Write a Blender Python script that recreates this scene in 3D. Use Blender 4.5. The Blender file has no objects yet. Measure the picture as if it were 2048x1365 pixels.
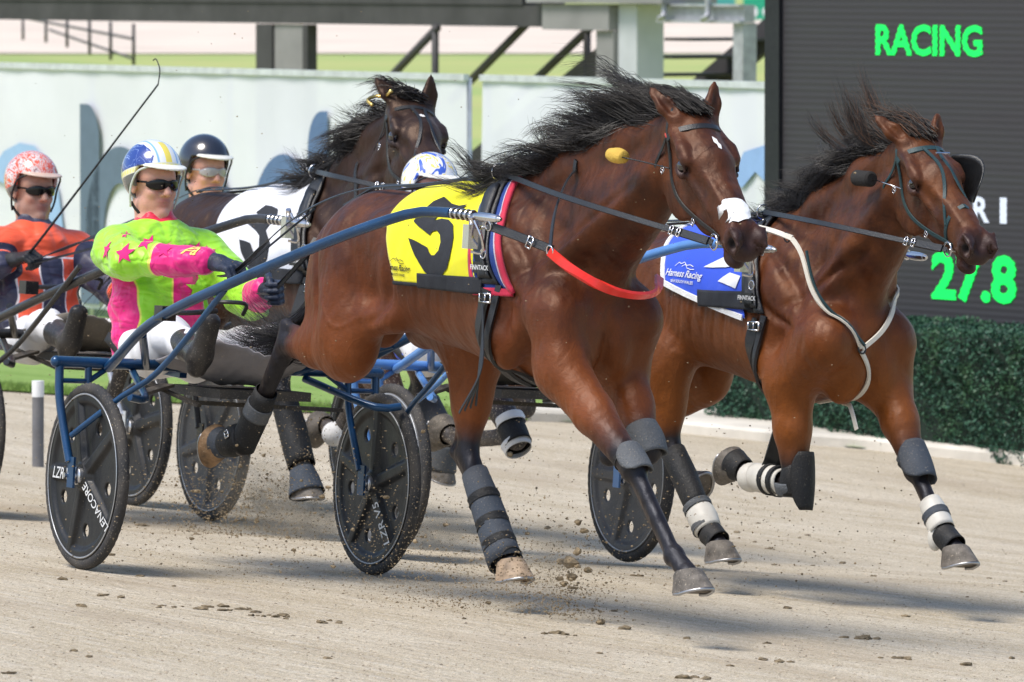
import bpy, bmesh, math, random
import numpy as np
from mathutils import Vector, Matrix
from mathutils.bvhtree import BVHTree
from mathutils.geometry import tessellate_polygon

SC = bpy.context.scene
COL = SC.collection
R_ = math.radians

# ------------------------------------------------------------------ camera
cam_d = bpy.data.cameras.new("camera")
cam = bpy.data.objects.new("camera", cam_d); COL.objects.link(cam)
cam_d.sensor_width = 36.0
cam_d.lens = 242.6
cam_d.clip_start = 0.5; cam_d.clip_end = 3000
cam.location = (0, 0, 2.35)
cam.rotation_euler = (R_(90) - math.atan(746.5/13800.0), 0, 0)
cam_d.dof.use_dof = True
cam_d.dof.focus_distance = 24.6
cam_d.dof.aperture_fstop = 11.0
SC.camera = cam
# ------------------------------------------------------------------ world, sun, exposure
SUN_EL, SUN_AZ = 60.0, 238.0          # azimuth measured clockwise from +Y (left of the camera, high)
w = bpy.data.worlds.new("World"); SC.world = w; w.use_nodes = True
nt = w.node_tree; nt.nodes.clear()
sky = nt.nodes.new("ShaderNodeTexSky"); sky.sky_type = 'NISHITA'; sky.sun_disc = False
sky.sun_elevation = R_(SUN_EL); sky.sun_rotation = R_(SUN_AZ); sky.dust_density = 1.5; sky.air_density = 1.0; sky.ozone_density = 1.0
bg = nt.nodes.new("ShaderNodeBackground"); bg.inputs[1].default_value = 0.14
wo = nt.nodes.new("ShaderNodeOutputWorld")
nt.links.new(sky.outputs[0], bg.inputs[0]); nt.links.new(bg.outputs[0], wo.inputs[0])
sd = bpy.data.lights.new("sun", 'SUN'); sd.energy = 2.7; sd.angle = R_(24); sd.color = (1.0, 0.945, 0.86)
sun = bpy.data.objects.new("sun", sd); COL.objects.link(sun)
_az, _el = R_(SUN_AZ), R_(SUN_EL)
_dir = Vector((math.sin(_az)*math.cos(_el), math.cos(_az)*math.cos(_el), math.sin(_el)))
sun.rotation_euler = _dir.to_track_quat('Z', 'Y').to_euler()
SC.view_settings.view_transform = 'Standard'; SC.view_settings.look = 'None'
SC.view_settings.exposure = 0.52; SC.view_settings.gamma = 1.0
try: SC.view_settings.use_curve_mapping = False
except Exception: pass

# ------------------------------------------------------------------ small helpers
def tag(o, label=None, cat=None, group=None, kind=None):
    if label: o["label"] = label
    if cat: o["category"] = cat
    if group: o["group"] = group
    if kind: o["kind"] = kind
    return o

def link(name, me, m=None, parent=None, mats=None, smooth=True):
    o = bpy.data.objects.new(name, me); COL.objects.link(o)
    if mats:
        for x in mats: me.materials.append(x)
    elif m: me.materials.append(m)
    if smooth and len(me.polygons): me.polygons.foreach_set("use_smooth", [True]*len(me.polygons))
    if parent: o.parent = parent
    return o

def empty(name, M=None, parent=None):
    o = bpy.data.objects.new(name, None); COL.objects.link(o)
    o.empty_display_size = 0.1
    if M is not None: o.matrix_world = M
    if parent: o.parent = parent
    return o

def mesh(name, V, Fc):
    me = bpy.data.meshes.new(name)
    me.from_pydata([tuple(map(float, v)) for v in V], [], [tuple(int(i) for i in f) for f in Fc]); me.update()
    return me

class MB:
    """collects pieces of one mesh"""
    def __init__(s): s.V = []; s.F = []
    def add(s, V, F):
        n = len(s.V); s.V += [tuple(map(float, v)) for v in V]; s.F += [tuple(i+n for i in f) for f in F]; return s
    def box(s, lo, hi, M=None):
        x0,y0,z0 = lo; x1,y1,z1 = hi
        V = [(x0,y0,z0),(x1,y0,z0),(x1,y1,z0),(x0,y1,z0),(x0,y0,z1),(x1,y0,z1),(x1,y1,z1),(x0,y1,z1)]
        if M is not None: V = [tuple(M @ Vector(v)) for v in V]
        return s.add(V, [(0,3,2,1),(4,5,6,7),(0,1,5,4),(1,2,6,5),(2,3,7,6),(3,0,4,7)])
    def bar(s, a, b, wd, ht, up=(0,0,1)):
        a = np.array(a, float); b = np.array(b, float); t = b-a; L = np.linalg.norm(t); t /= L
        u = np.array(up, float); sd_ = np.cross(t, u); sd_ /= np.linalg.norm(sd_); u = np.cross(sd_, t)
        V = []
        for p in (a, b):
            for i, j in ((-1,-1),(1,-1),(1,1),(-1,1)): V.append(p + sd_*i*wd/2 + u*j*ht/2)
        return s.add(V, [(3,2,1,0),(4,5,6,7),(0,1,5,4),(1,2,6,5),(2,3,7,6),(3,0,4,7)])
    def tube(s, pts, r, n=12, smooth=True, cap=True, flat=1.0):
        P = resample(pts, max(2, 5*(len(pts)-1)) if smooth and len(pts) > 2 else len(pts), smooth and len(pts) > 2)
        m = len(P); rr = np.interp(np.linspace(0,1,m), np.linspace(0,1,len(r)), r) if hasattr(r, '__len__') else np.full(m, r)
        T = np.gradient(P, axis=0); T /= np.linalg.norm(T, axis=1)[:,None]
        ref = np.array((0,0,1.)) if abs(T[0][2]) < .9 else np.array((1.,0,0))
        V = []; F = []
        nrm = ref - T[0]*(ref@T[0]); nrm /= np.linalg.norm(nrm)
        for i in range(m):
            nrm = nrm - T[i]*(nrm@T[i]); nrm /= np.linalg.norm(nrm); bi = np.cross(T[i], nrm)
            for k in range(n):
                a = 2*math.pi*k/n; V.append(P[i] + rr[i]*(math.cos(a)*nrm*flat + math.sin(a)*bi))
        for i in range(m-1):
            for k in range(n):
                k2 = (k+1) % n; F.append((i*n+k, i*n+k2, (i+1)*n+k2, (i+1)*n+k))
        if cap:
            F.append(tuple(range(n-1, -1, -1))); F.append(tuple((m-1)*n+k for k in range(n)))
        return s.add(V, F)
    def lathe(s, prof, M=None, n=40, axis='y', close=False):
        """prof: list of (radius, offset along the axis)"""
        V = []; F = []; m = len(prof)
        for r, h in prof:
            for k in range(n):
                a = 2*math.pi*k/n; c, q = r*math.cos(a), r*math.sin(a)
                v = (c, h, q) if axis == 'y' else (c, q, h)
                V.append(v if M is None else tuple(M @ Vector(v)))
        for i in range(m-1 if not close else m):
            j = (i+1) % m
            for k in range(n):
                k2 = (k+1) % n; F.append((i*n+k, i*n+k2, j*n+k2, j*n+k))
        return s.add(V, F)
    def ball(s, c, r, n=8, sc=(1,1,1)):
        V = []; F = []; m = max(4, n//2+1)
        for i in range(m+1):
            th = math.pi*i/m
            for k in range(n):
                a = 2*math.pi*k/n
                V.append((c[0]+r*sc[0]*math.sin(th)*math.cos(a), c[1]+r*sc[1]*math.sin(th)*math.sin(a), c[2]+r*sc[2]*math.cos(th)))
        for i in range(m):
            for k in range(n):
                k2 = (k+1) % n; F.append((i*n+k, (i+1)*n+k, (i+1)*n+k2, i*n+k2))
        return s.add(V, F)
    def build(s, name, m, parent=None, smooth=False, bevel=0):
        me = mesh(name, s.V, s.F)
        if smooth == 'auto':
            o = link(name, me, m, parent, smooth=True)
            try: me.set_sharp_from_angle(angle=R_(40))
            except Exception: pass
        else: o = link(name, me, m, parent, smooth=smooth)
        if bevel:
            b = o.modifiers.new("bevel", 'BEVEL'); b.width = bevel; b.segments = 2; b.limit_method = 'ANGLE'; b.angle_limit = R_(40)
        return o

def resample(pts, n, smooth=True):
    P = np.array(pts, float)
    if len(P) == 2 or not smooth:
        if n == len(P): return P
        d = np.r_[0, np.cumsum(np.linalg.norm(np.diff(P, axis=0), axis=1))]; t = np.linspace(0, d[-1], n)
        return np.stack([np.interp(t, d, P[:,k]) for k in range(3)], 1)
    Q = np.vstack([2*P[0]-P[1], P, 2*P[-1]-P[-2]]); out = []
    for i in range(1, len(Q)-2):
        p0,p1,p2,p3 = Q[i-1],Q[i],Q[i+1],Q[i+2]
        for t in np.linspace(0, 1, 14, endpoint=False):
            out.append(.5*((2*p1)+(-p0+p2)*t+(2*p0-5*p1+4*p2-p3)*t*t+(-p0+3*p1-3*p2+p3)*t**3))
    out.append(P[-1]); out = np.array(out)
    d = np.r_[0, np.cumsum(np.linalg.norm(np.diff(out, axis=0), axis=1))]; t = np.linspace(0, d[-1], n)
    return np.stack([np.interp(t, d, out[:,k]) for k in range(3)], 1)

# ------------------------------------------------------------------ materials
class NT:
    def __init__(s, name):
        s.m = bpy.data.materials.new(name); s.m.use_nodes = True; s.t = s.m.node_tree; s.t.nodes.clear()
        s.out = s.t.nodes.new("ShaderNodeOutputMaterial"); s.b = s.t.nodes.new("ShaderNodeBsdfPrincipled")
        s.t.links.new(s.b.outputs[0], s.out.inputs[0]); s._co = None
    def n(s, typ, **k):
        x = s.t.nodes.new(typ)
        for a, v in k.items(): setattr(x, a, v)
        return x
    def put(s, sock, v):
        if isinstance(v, bpy.types.NodeSocket): s.t.links.new(v, sock)
        elif v is not None:
            if isinstance(v, (tuple, list)) and len(v) == 3 and len(sock.default_value) == 4: v = (*v, 1)
            sock.default_value = v
    def set(s, **k):
        for a, v in k.items(): s.put(s.b.inputs[a.replace('_', ' ')], v)
    def co(s):
        if s._co is None: s._co = s.n("ShaderNodeTexCoord").outputs['Object']
        return s._co
    def xyz(s):
        x = s.n("ShaderNodeSeparateXYZ"); s.put(x.inputs[0], s.co()); return x.outputs
    def attr(s, name): return s.n("ShaderNodeAttribute", attribute_name=name).outputs['Fac']
    def math(s, op, a, b=None, c=None):
        x = s.n("ShaderNodeMath", operation=op); s.put(x.inputs[0], a)
        if b is not None: s.put(x.inputs[1], b)
        if c is not None: s.put(x.inputs[2], c)
        return x.outputs[0]
    def mix(s, f, a, b):
        x = s.n("ShaderNodeMix", data_type='RGBA'); s.put(x.inputs[0], f); s.put(x.inputs[6], a); s.put(x.inputs[7], b); return x.outputs[2]
    def map(s, scale=(1,1,1), rot=(0,0,0), vec=None):
        x = s.n("ShaderNodeMapping"); x.inputs['Scale'].default_value = scale; x.inputs['Rotation'].default_value = rot
        s.put(x.inputs[0], vec if vec is not None else s.co()); return x.outputs[0]
    def noise(s, scale, detail=4, rough=.55, vec=None, dist=0):
        x = s.n("ShaderNodeTexNoise"); x.inputs['Scale'].default_value = scale; x.inputs['Detail'].default_value = detail
        x.inputs['Roughness'].default_value = rough; x.inputs['Distortion'].default_value = dist
        s.put(x.inputs['Vector'], vec if vec is not None else s.co()); return x.outputs['Fac']
    def ramp(s, v, a, b, lo=0., hi=1.):
        x = s.n("ShaderNodeMapRange"); s.put(x.inputs[0], v)
        x.inputs[1].default_value = a; x.inputs[2].default_value = b; x.inputs[3].default_value = lo; x.inputs[4].default_value = hi; return x.outputs[0]
    def band(s, v, lo, hi, soft=.0015):
        return s.math('MULTIPLY', s.ramp(v, lo-soft, lo+soft), s.ramp(v, hi-soft, hi+soft, 1, 0))
    def bump(s, h, strength=.3, dist=.01, nrm=None):
        x = s.n("ShaderNodeBump"); x.inputs['Strength'].default_value = strength; x.inputs['Distance'].default_value = dist
        s.put(x.inputs['Height'], h)
        if nrm is not None: s.put(x.inputs['Normal'], nrm)
        s.t.links.new(x.outputs[0], s.b.inputs['Normal']); return x.outputs[0]

_mats = {}
def mat(name, col, rough=.5, metal=0., bump=0., bscale=60, var=.12, vscale=8, coat=0., dirt=0., spec=.36, sheen=0.):
    if name in _mats: return _mats[name]
    N = NT(name); c = tuple(col)
    f = N.noise(vscale, 4)
    d = tuple(min(1, x*(1-var*1.6)) for x in c); l = tuple(min(1, x*(1+var)) for x in c)
    base = N.mix(N.ramp(f, .3, .7), d, l)
    if dirt:
        s = N.ramp(N.noise(150, 3), .62, .68); big = N.ramp(N.noise(6, 3), .4, .75)
        base = N.mix(N.math('MULTIPLY', s, dirt), base, (.42,.36,.28)); base = N.mix(N.math('MULTIPLY', big, dirt*.45), base, (.30,.25,.19))
    N.set(Base_Color=base, Metallic=metal, Roughness=N.ramp(N.noise(vscale*3, 3), .3, .7, max(0.02, rough-.07), min(1, rough+.07)), Specular_IOR_Level=spec)
    if coat: N.set(Coat_Weight=coat, Coat_Roughness=.08)
    if sheen: N.set(Sheen_Weight=sheen, Sheen_Roughness=.4)
    if bump: N.bump(N.noise(bscale, 5), bump, .01)
    _mats[name] = N.m; return N.m

def emis(name, col, st):
    N = NT(name); N.set(Base_Color=(0,0,0), Emission_Color=col, Emission_Strength=st, Roughness=.6); return N.m

# ------------------------------------------------------------------ signed-distance modelling: smooth blended shapes -> one continuous mesh
def smin(a, b, k):
    h = np.maximum(k-np.abs(a-b), 0)/k; return np.minimum(a, b)-h*h*k*.25
class Sdf:
    def __init__(s): s.p = []
    def cap(s, a, b, ra, rb, k=.03, fl=None, fs=1., t0=0., t1=None, sub=False, xf=None):
        s.p.append(dict(t='c', a=np.array(a, float), b=np.array(b, float), ra=ra, rb=rb, k=k, n=None if fl is None else np.array(fl, float)/np.linalg.norm(fl), fs=fs,
                        t0=t0, t1=t0 if t1 is None else t1, sub=sub, xf=xf)); return s
    def ell(s, c, r, k=.03, rot=None, t0=0., sub=False, xf=None):
        s.p.append(dict(t='e', c=np.array(c, float), r=np.array(r, float), k=k, R=None if rot is None else np.array(rot.to_matrix() if hasattr(rot, 'to_matrix') else rot), t0=t0, t1=t0, sub=sub, xf=xf)); return s
    def fn(s, f, lo, hi, k=.01, sub=False, t0=0., inter=False):
        s.p.append(dict(t='f', f=f, lo=np.array(lo, float), hi=np.array(hi, float), k=k, sub=sub, t0=t0, t1=t0, xf=None, inter=inter)); return s
    @staticmethod
    def ev(p, P):
        """P (...,3) -> distance, tag"""
        sc = 1.
        if p['xf'] is not None:
            o, Rm, sc = p['xf']; P = (P-o)@Rm.T/sc       # rows of Rm = local axes
        if p['t'] == 'c':
            a, b, n, fs = p['a'], p['b'], p['n'], p['fs']
            if n is not None:
                g = (1/fs-1); P = P+(P@n)[..., None]*n*g; a = a+(a@n)*n*g; b = b+(b@n)*n*g
            ab = b-a; L = ab@ab
            h = np.clip(((P-a)@ab)/max(L, 1e-9), 0, 1)
            d = np.linalg.norm(P-a-h[..., None]*ab, axis=-1)-(p['ra']+(p['rb']-p['ra'])*h)
            if n is not None: d = d*min(1, max(fs, .5))
            return d*sc, p['t0']+(p['t1']-p['t0'])*h
        if p['t'] == 'e':
            q = P-p['c']
            if p['R'] is not None: q = q@p['R']
            k0 = np.linalg.norm(q/p['r'], axis=-1); k1 = np.linalg.norm(q/p['r']**2, axis=-1)+1e-9
            return k0*(k0-1)/k1*sc, np.full(k0.shape, p['t0'])
        return p['f'](P), np.full(P.shape[:-1], p['t0'])
    def bb(s, p):
        if p['t'] == 'c': r = max(p['ra'], p['rb'])*max(1, p['fs']); lo = np.minimum(p['a'], p['b'])-r; hi = np.maximum(p['a'], p['b'])+r
        elif p['t'] == 'e': r = p['r'] if p['R'] is None else np.full(3, p['r'].max()); lo = p['c']-r; hi = p['c']+r
        else: return p['lo'], p['hi']
        if p['xf'] is not None:
            o, Rm, sc = p['xf']; cs = np.array([[ (lo, hi)[i][0], (lo, hi)[j][1], (lo, hi)[k][2]] for i in (0,1) for j in (0,1) for k in (0,1)])*sc@Rm+o
            lo, hi = cs.min(0), cs.max(0)
        return lo, hi
    def grid(s, h, pad=.03):
        B = [s.bb(p) for p in s.p if not p['sub'] and not p.get('inter')]
        lo = np.min([b[0] for b in B], 0)-pad; hi = np.max([b[1] for b in B], 0)+pad
        N = np.ceil((hi-lo)/h).astype(int)+1
        g = np.full(N, .5, np.float32)
        ax = [lo[i]+h*np.arange(N[i]) for i in range(3)]
        for p in s.p:
            if p.get('inter'): sl = [slice(0, N[i]) for i in range(3)]
            else:
                b0, b1 = s.bb(p); m = p['k']+2.5*h
                sl = [slice(max(0, int((b0[i]-m-lo[i])/h)), max(1, min(N[i], int((b1[i]+m-lo[i])/h)+2))) for i in range(3)]
            if any(q.stop <= q.start for q in sl): continue
            X, Y, Z = np.meshgrid(ax[0][sl[0]], ax[1][sl[1]], ax[2][sl[2]], indexing='ij')
            d = s.ev(p, np.stack([X, Y, Z], -1))[0].astype(np.float32); cur = g[sl[0], sl[1], sl[2]]
            if p['sub']: g[sl[0], sl[1], sl[2]] = -smin(-cur, d, p['k'])
            elif p.get('inter'): g[sl[0], sl[1], sl[2]] = -smin(-cur, -d, p['k'])
            else: g[sl[0], sl[1], sl[2]] = smin(cur, d, p['k'])
        return g, lo
    def tags(s, V, sharp=.012):
        W = np.zeros(len(V)); T = np.zeros(len(V))
        for p in s.p:
            if p['sub'] or p.get('inter'): continue
            d, t = s.ev(p, V); w_ = np.exp(-np.clip(d, -.05, .5)/sharp); W += w_; T += w_*t
        return T/np.maximum(W, 1e-12)
    def mesh(s, name, h, pad=.03, relax=1, post=None):
        g, lo = s.grid(h, pad)
        V, F = surfnet(g, h, lo)
        for _ in range(relax): V = lap(V, F, .5)
        if post is not None: V = post(V, F)
        me = bpy.data.meshes.new(name)
        me.vertices.add(len(V)); me.vertices.foreach_set("co", V.astype(np.float32).ravel())
        me.loops.add(len(F)*4); me.loops.foreach_set("vertex_index", F.astype(np.int32).ravel())
        me.polygons.add(len(F)); me.polygons.foreach_set("loop_start", np.arange(len(F), dtype=np.int32)*4)
        try: me.polygons.foreach_set("loop_total", np.full(len(F), 4, np.int32))
        except Exception: pass
        me.update(calc_edges=True); me.validate()
        return me, V, F

def lap(V, F, f):
    n = len(V); S = np.zeros((n, 3)); C = np.zeros(n)
    for i in range(4):
        a = F[:, i]; b = F[:, (i+1) % 4]
        for k in range(3): S[:, k] += np.bincount(a, V[b, k], n)+np.bincount(b, V[a, k], n)
        C += np.bincount(a, minlength=n)+np.bincount(b, minlength=n)
    return V+f*(S/np.maximum(C, 1)[:, None]-V)

def surfnet(g, h, lo):
    ins = g < 0; nx, ny, nz = g.shape
    cnt = np.zeros((nx-1, ny-1, nz-1), np.int8)
    for i in (0,1):
        for j in (0,1):
            for k in (0,1): cnt += ins[i:nx-1+i, j:ny-1+j, k:nz-1+k]
    act = (cnt > 0) & (cnt < 8); idx = np.full(act.shape, -1, np.int64)
    I = np.argwhere(act); idx[act] = np.arange(len(I))
    S = np.zeros((len(I), 3)); C = np.zeros(len(I))
    cor = [(i,j,k) for i in (0,1) for j in (0,1) for k in (0,1)]
    for a in cor:
        for ax in range(3):
            if a[ax]: continue
            b = list(a); b[ax] = 1
            ga = g[I[:,0]+a[0], I[:,1]+a[1], I[:,2]+a[2]]; gb = g[I[:,0]+b[0], I[:,1]+b[1], I[:,2]+b[2]]
            m = (ga < 0) != (gb < 0); t = np.where(m, ga/np.where(m, ga-gb, 1), 0)
            P = np.tile(np.array(a, float), (len(I), 1)); P[:, ax] += t
            S += P*m[:, None]; C += m
    V = lo+h*(I+S/C[:, None])
    F = []
    for ax in range(3):
        u, v = (ax+1) % 3, (ax+2) % 3
        sl0 = [slice(None)]*3; sl1 = [slice(None)]*3; sl0[ax] = slice(0, -1); sl1[ax] = slice(1, None)
        A = ins[tuple(sl0)]; B = ins[tuple(sl1)]
        E = np.argwhere(A != B); E = E[(E[:, u] > 0) & (E[:, v] > 0) & (E[:, u] < g.shape[u]-1) & (E[:, v] < g.shape[v]-1)]
        def at(du, dv):
            q = E.copy(); q[:, u] -= du; q[:, v] -= dv; return idx[q[:,0], q[:,1], q[:,2]]
        Q = np.stack([at(1,1), at(0,1), at(0,0), at(1,0)], 1)
        flip = ~A[E[:,0], E[:,1], E[:,2]]
        Q[flip] = Q[flip][:, ::-1]; F.append(Q)
    F = np.vstack(F); F = F[(F >= 0).all(1)]
    return V, F

def bvh_of(V, F): return BVHTree.FromPolygons([tuple(v) for v in V], [tuple(int(i) for i in f) for f in F])
def set_attr(me, name, arr):
    a = me.attributes.new(name, 'FLOAT', 'POINT'); a.data.foreach_set('value', np.asarray(arr, np.float32))

# ------------------------------------------------------------------ straps, decals, lettering
def strap(name, pts, wd, th, m, parent=None, bvh=None, off=.003, n=None, up=None, mb=None, rest=None):
    L = np.linalg.norm(np.diff(np.array(pts, float), axis=0), axis=1).sum()
    n = n or max(6, int(L/.022)); P = resample(pts, n); Nn = []
    for i in range(n):
        if bvh is not None:
            q, nn, _, dd = bvh.find_nearest(Vector(P[i]))
            if q is not None: P[i] = np.array(q+nn*off); Nn.append(np.array(nn)); continue
        Nn.append(None)
    if bvh is not None:
        for rep in range(3):
            for _ in range(4): P[1:-1] = .5*P[1:-1]+.25*(P[:-2]+P[2:])
            if rep < 2:
                for i in range(n):
                    q, nn, _, dd = bvh.find_nearest(Vector(P[i])); P[i] = np.array(q+nn*off); Nn[i] = np.array(nn)
        for _ in range(4): Nn = [Nn[0]]+[(Nn[i-1]+2*Nn[i]+Nn[i+1])/4 for i in range(1, n-1)]+[Nn[-1]]
    if rest is not None:                                    # hangs free but never sinks into the body
        Nn = []
        for rep in range(3):
            Nn = []
            for i in range(n):
                q, nn, _, dd = rest.find_nearest(Vector(P[i])); sd__ = (Vector(P[i])-q).dot(nn); Nn.append(np.array(nn))
                if sd__ < off: P[i] = np.array(q+nn*off)
            if rep < 2:
                for _ in range(9): P[1:-1] = .5*P[1:-1]+.25*(P[:-2]+P[2:])
        for _ in range(8): Nn = [Nn[0]]+[(Nn[i-1]+2*Nn[i]+Nn[i+1])/4 for i in range(1, n-1)]+[Nn[-1]]
    T = np.gradient(P, axis=0); T /= np.linalg.norm(T, axis=1)[:, None]+1e-9
    V = []; F = []; ref = np.array(up if up is not None else (0,-1,.3), float)
    for i in range(n):
        nn = Nn[i] if Nn[i] is not None else ref
        nn = nn-T[i]*(nn@T[i]); nn = nn/(np.linalg.norm(nn)+1e-9); sd_ = np.cross(T[i], nn)
        for a, b in ((-.5,0),(-.42,1),(.42,1),(.5,0)): V.append(P[i]+sd_*a*wd+nn*b*th)
    for i in range(n-1):
        for k in range(4):
            k2 = (k+1) % 4; F.append((i*4+k, i*4+k2, (i+1)*4+k2, (i+1)*4+k))
    F.append((3,2,1,0)); F.append(tuple((n-1)*4+k for k in range(4)))
    if mb is not None: mb.add(V, F); return None
    o = link(name, mesh(name, V, F), m, parent, smooth=True)
    try: o.data.set_sharp_from_angle(angle=R_(35))
    except Exception: pass
    return o

def poly2d(outlines, step=.02):
    """2-D outlines (first outer, then holes) -> (V,F) with inner edges every step, for draping"""
    bm = bmesh.new(); loops = [[Vector((x, y, 0)) for x, y in o] for o in outlines]
    flat = [v for l in loops for v in l]; vs = [bm.verts.new(v) for v in flat]
    for t in tessellate_polygon(loops):
        try: bm.faces.new([vs[i] for i in t])
        except Exception: pass
    return _grid(bm, step)
def _grid(bm, step):
    xs = [v.co.x for v in bm.verts]; ys = [v.co.y for v in bm.verts]
    if step:
        for ax, lo, hi in ((0, min(xs), max(xs)), (1, min(ys), max(ys))):
            k = lo+step
            while k < hi:
                no = (1,0,0) if ax == 0 else (0,1,0); co = (k,0,0) if ax == 0 else (0,k,0)
                bmesh.ops.bisect_plane(bm, geom=bm.verts[:]+bm.edges[:]+bm.faces[:], plane_co=co, plane_no=no); k += step
    bmesh.ops.triangulate(bm, faces=bm.faces[:])
    for f in bm.faces:
        f.normal_update()
        if f.normal.z < 0: f.normal_flip()
    bm.verts.index_update(); V = [tuple(v.co) for v in bm.verts]; F = [tuple(v.index for v in f.verts) for f in bm.faces]; bm.free()
    return V, F
def text2d(s, size=1., step=0, bold=0., align='CENTER', sx=1., shear=0., spacing=1.):
    c = bpy.data.curves.new("t", 'FONT'); c.body = s; c.size = size; c.align_x = align; c.offset = bold; c.shear = shear; c.space_character = spacing; c.resolution_u = 3
    o = bpy.data.objects.new("t", c); me = o.to_mesh(); bm = bmesh.new(); bm.from_mesh(me); o.to_mesh_clear()
    bpy.data.objects.remove(o); bpy.data.curves.remove(c)
    for v in bm.verts: v.co.x *= sx; v.co.z = 0
    return _grid(bm, step)
def place2d(vf, o, U, W):
    o, U, W = (np.array(x, float) for x in (o, U, W)); return [o+U*v[0]+W*v[1] for v in vf[0]], vf[1]
def drape(name, vf, o, U, W, d, bvh, off, m, parent, mb=None, reach=.4):
    V, F = place2d(vf, o, U, W); d = Vector(d).normalized(); out = []; last = None
    for v in V:
        h = bvh.ray_cast(Vector(v)-d*reach, d, 2*reach)
        if h[0] is None: q, nn, _, _ = bvh.find_nearest(Vector(v)); out.append(q+nn*off)
        else: nn = h[1] if h[1].dot(d) < 0 else -h[1]; out.append(h[0]+nn*off*.5-d*off*.6)
    if mb is not None: mb.add(out, F); return None
    return link(name, mesh(name, out, F), m, parent, smooth=True)
def star(r, n=5, k=.42, rot=0.): return [[(r*(1 if i % 2 == 0 else k)*math.sin(math.pi*i/n+rot), r*(1 if i % 2 == 0 else k)*math.cos(math.pi*i/n+rot)) for i in range(2*n)]]
def circ(r, c=(0,0), n=20, sy=1.): return [(c[0]+r*math.cos(2*math.pi*i/n), c[1]+r*sy*math.sin(2*math.pi*i/n)) for i in range(n)]
def rings(mb, c, nrm, r, t, n=18):
    """a small metal ring"""
    nrm = Vector(nrm).normalized(); a = nrm.orthogonal().normalized(); b = nrm.cross(a)
    mb.tube([tuple(Vector(c)+a*r*math.cos(2*math.pi*i/n)+b*r*math.sin(2*math.pi*i/n)) for i in range(n+1)], t, 6, smooth=False, cap=False)
def buckle(mb, c, t, nrm, w_, l, r=.002):
    t = Vector(t).normalized(); nrm = Vector(nrm).normalized(); s_ = t.cross(nrm).normalized(); c = Vector(c)+nrm*.006
    P = [c+t*l/2*a+s_*w_/2*b for a, b in ((1,1),(1,-1),(-1,-1),(-1,1),(1,1))]
    for i in range(4): mb.tube([tuple(P[i]), tuple(P[i+1])], r, 6, smooth=False)
    mb.tube([tuple(c-t*l/2), tuple(c+t*l/2)], r*.8, 5, smooth=False)

def frame(O, phi=33.0, dz=0):
    U = Vector((.057, .03, 1)).normalized(); a = R_(phi); Fv = Vector((math.sin(a), -math.cos(a), 0)); Fv = (Fv-U*Fv.dot(U)).normalized(); Lf = U.cross(Fv)
    M = Matrix((( Fv.x, Lf.x, U.x, O[0]), (Fv.y, Lf.y, U.y, O[1]), (Fv.z, Lf.z, U.z, O[2]), (0,0,0,1))); return M
MA = frame((-1.076, 26.122, .058)); MBt = frame((-.022, 28.075, -.061)); MC = frame((-1.941, 31.527, -.167)) @ Matrix.Scale(1.0714, 4); MD = frame((-1.276, 33.227, -.2557)) @ Matrix.Scale(1.0714, 4)
def gz(x, y):
    dish = min(max((y-28)/3, 0), 1)*min(max((41-y)/4, 0), 1)*.112     # the inner half of the track lies a little lower
    return -.057*x-.03*(y-26)-dish
rng = np.random.default_rng(7); random.seed(7)
# ================================================================== THE SETTING
KX = [(-60,61),(-3.44,44.07),(-1.27,43.2),(.46,44.27),(1.58,42.84),(2.12,42.6),(3.23,41.0),(6.0,36.7),(60,-40)]
def yk(x): return float(np.interp(x, [k[0] for k in KX], [k[1] for k in KX]))
def gzc(x, y): return gz(max(-9, min(9, x)), max(8, y))
def terr(x, y):
    k = yk(x)
    if y <= k: return gzc(x, y)
    z0 = gzc(x, min(k, 46)); t = min(1, (y-k)/4); t = t*t*(3-2*t)
    return z0*(1-t)+(-.60)*t
def sheet(name, m, xs, ys, fz, dz=0, rel=False):
    V = []; F = []; nx = len(xs); ny = len(ys)
    for y in ys:
        for x in xs:
            yy = y if not rel else yk(x)+y if y <= 0 else y
            V.append((x, yy, fz(x, yy)+dz))
    for j in range(ny-1):
        for i in range(nx-1): F.append((j*nx+i, j*nx+i+1, (j+1)*nx+i+1, (j+1)*nx+i))
    return tag(link(name, mesh(name, V, F), m, smooth=True), kind="structure")

# sand: harrow streaks along the running direction, fine grit, lighter dry patches
N = NT("track sand"); az = math.atan2(-.839, .544)
st = N.map(scale=(1, 1, 1), rot=(0, 0, -az)); st2 = N.map(scale=(.5, 2.6, 1), vec=st); st3 = N.map(scale=(1.6, 13, 1), vec=st)
s1 = N.noise(1.3, 5, .6, st2); s2 = N.noise(1.6, 5, .6, st3); fine = N.noise(170, 3, .7); mid = N.noise(26, 4, .65)
c = N.mix(N.ramp(s1, .30, .70), (.49,.405,.275), (.65,.565,.43))
c = N.mix(N.math('MULTIPLY', N.ramp(s2, .5, .72), .5), c, (.70,.65,.57)); c = N.mix(N.math('MULTIPLY', N.ramp(s2, .48, .27), .34), c, (.33,.27,.20))
c = N.mix(N.ramp(fine, .56, .68, 0, .75), c, (.84,.80,.72)); g2 = N.noise(85, 2, .6); c = N.mix(N.ramp(g2, .60, .68, 0, .6), c, (.86,.82,.74)); c = N.mix(N.ramp(g2, .40, .31, 0, .7), c, (.17,.135,.10)); c = N.mix(N.ramp(fine, .45, .33, 0, .75), c, (.15,.12,.09)); c = N.mix(N.ramp(mid, .46, .28, 0, .5), c, (.30,.24,.17)); big = N.noise(.9, 4, .6, N.map(scale=(.5,1.4,1), vec=st)); c = N.mix(N.ramp(big, .52, .68, 0, .45), c, (.36,.285,.20))
N.set(Base_Color=c, Roughness=.95, Specular_IOR_Level=.15)
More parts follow.
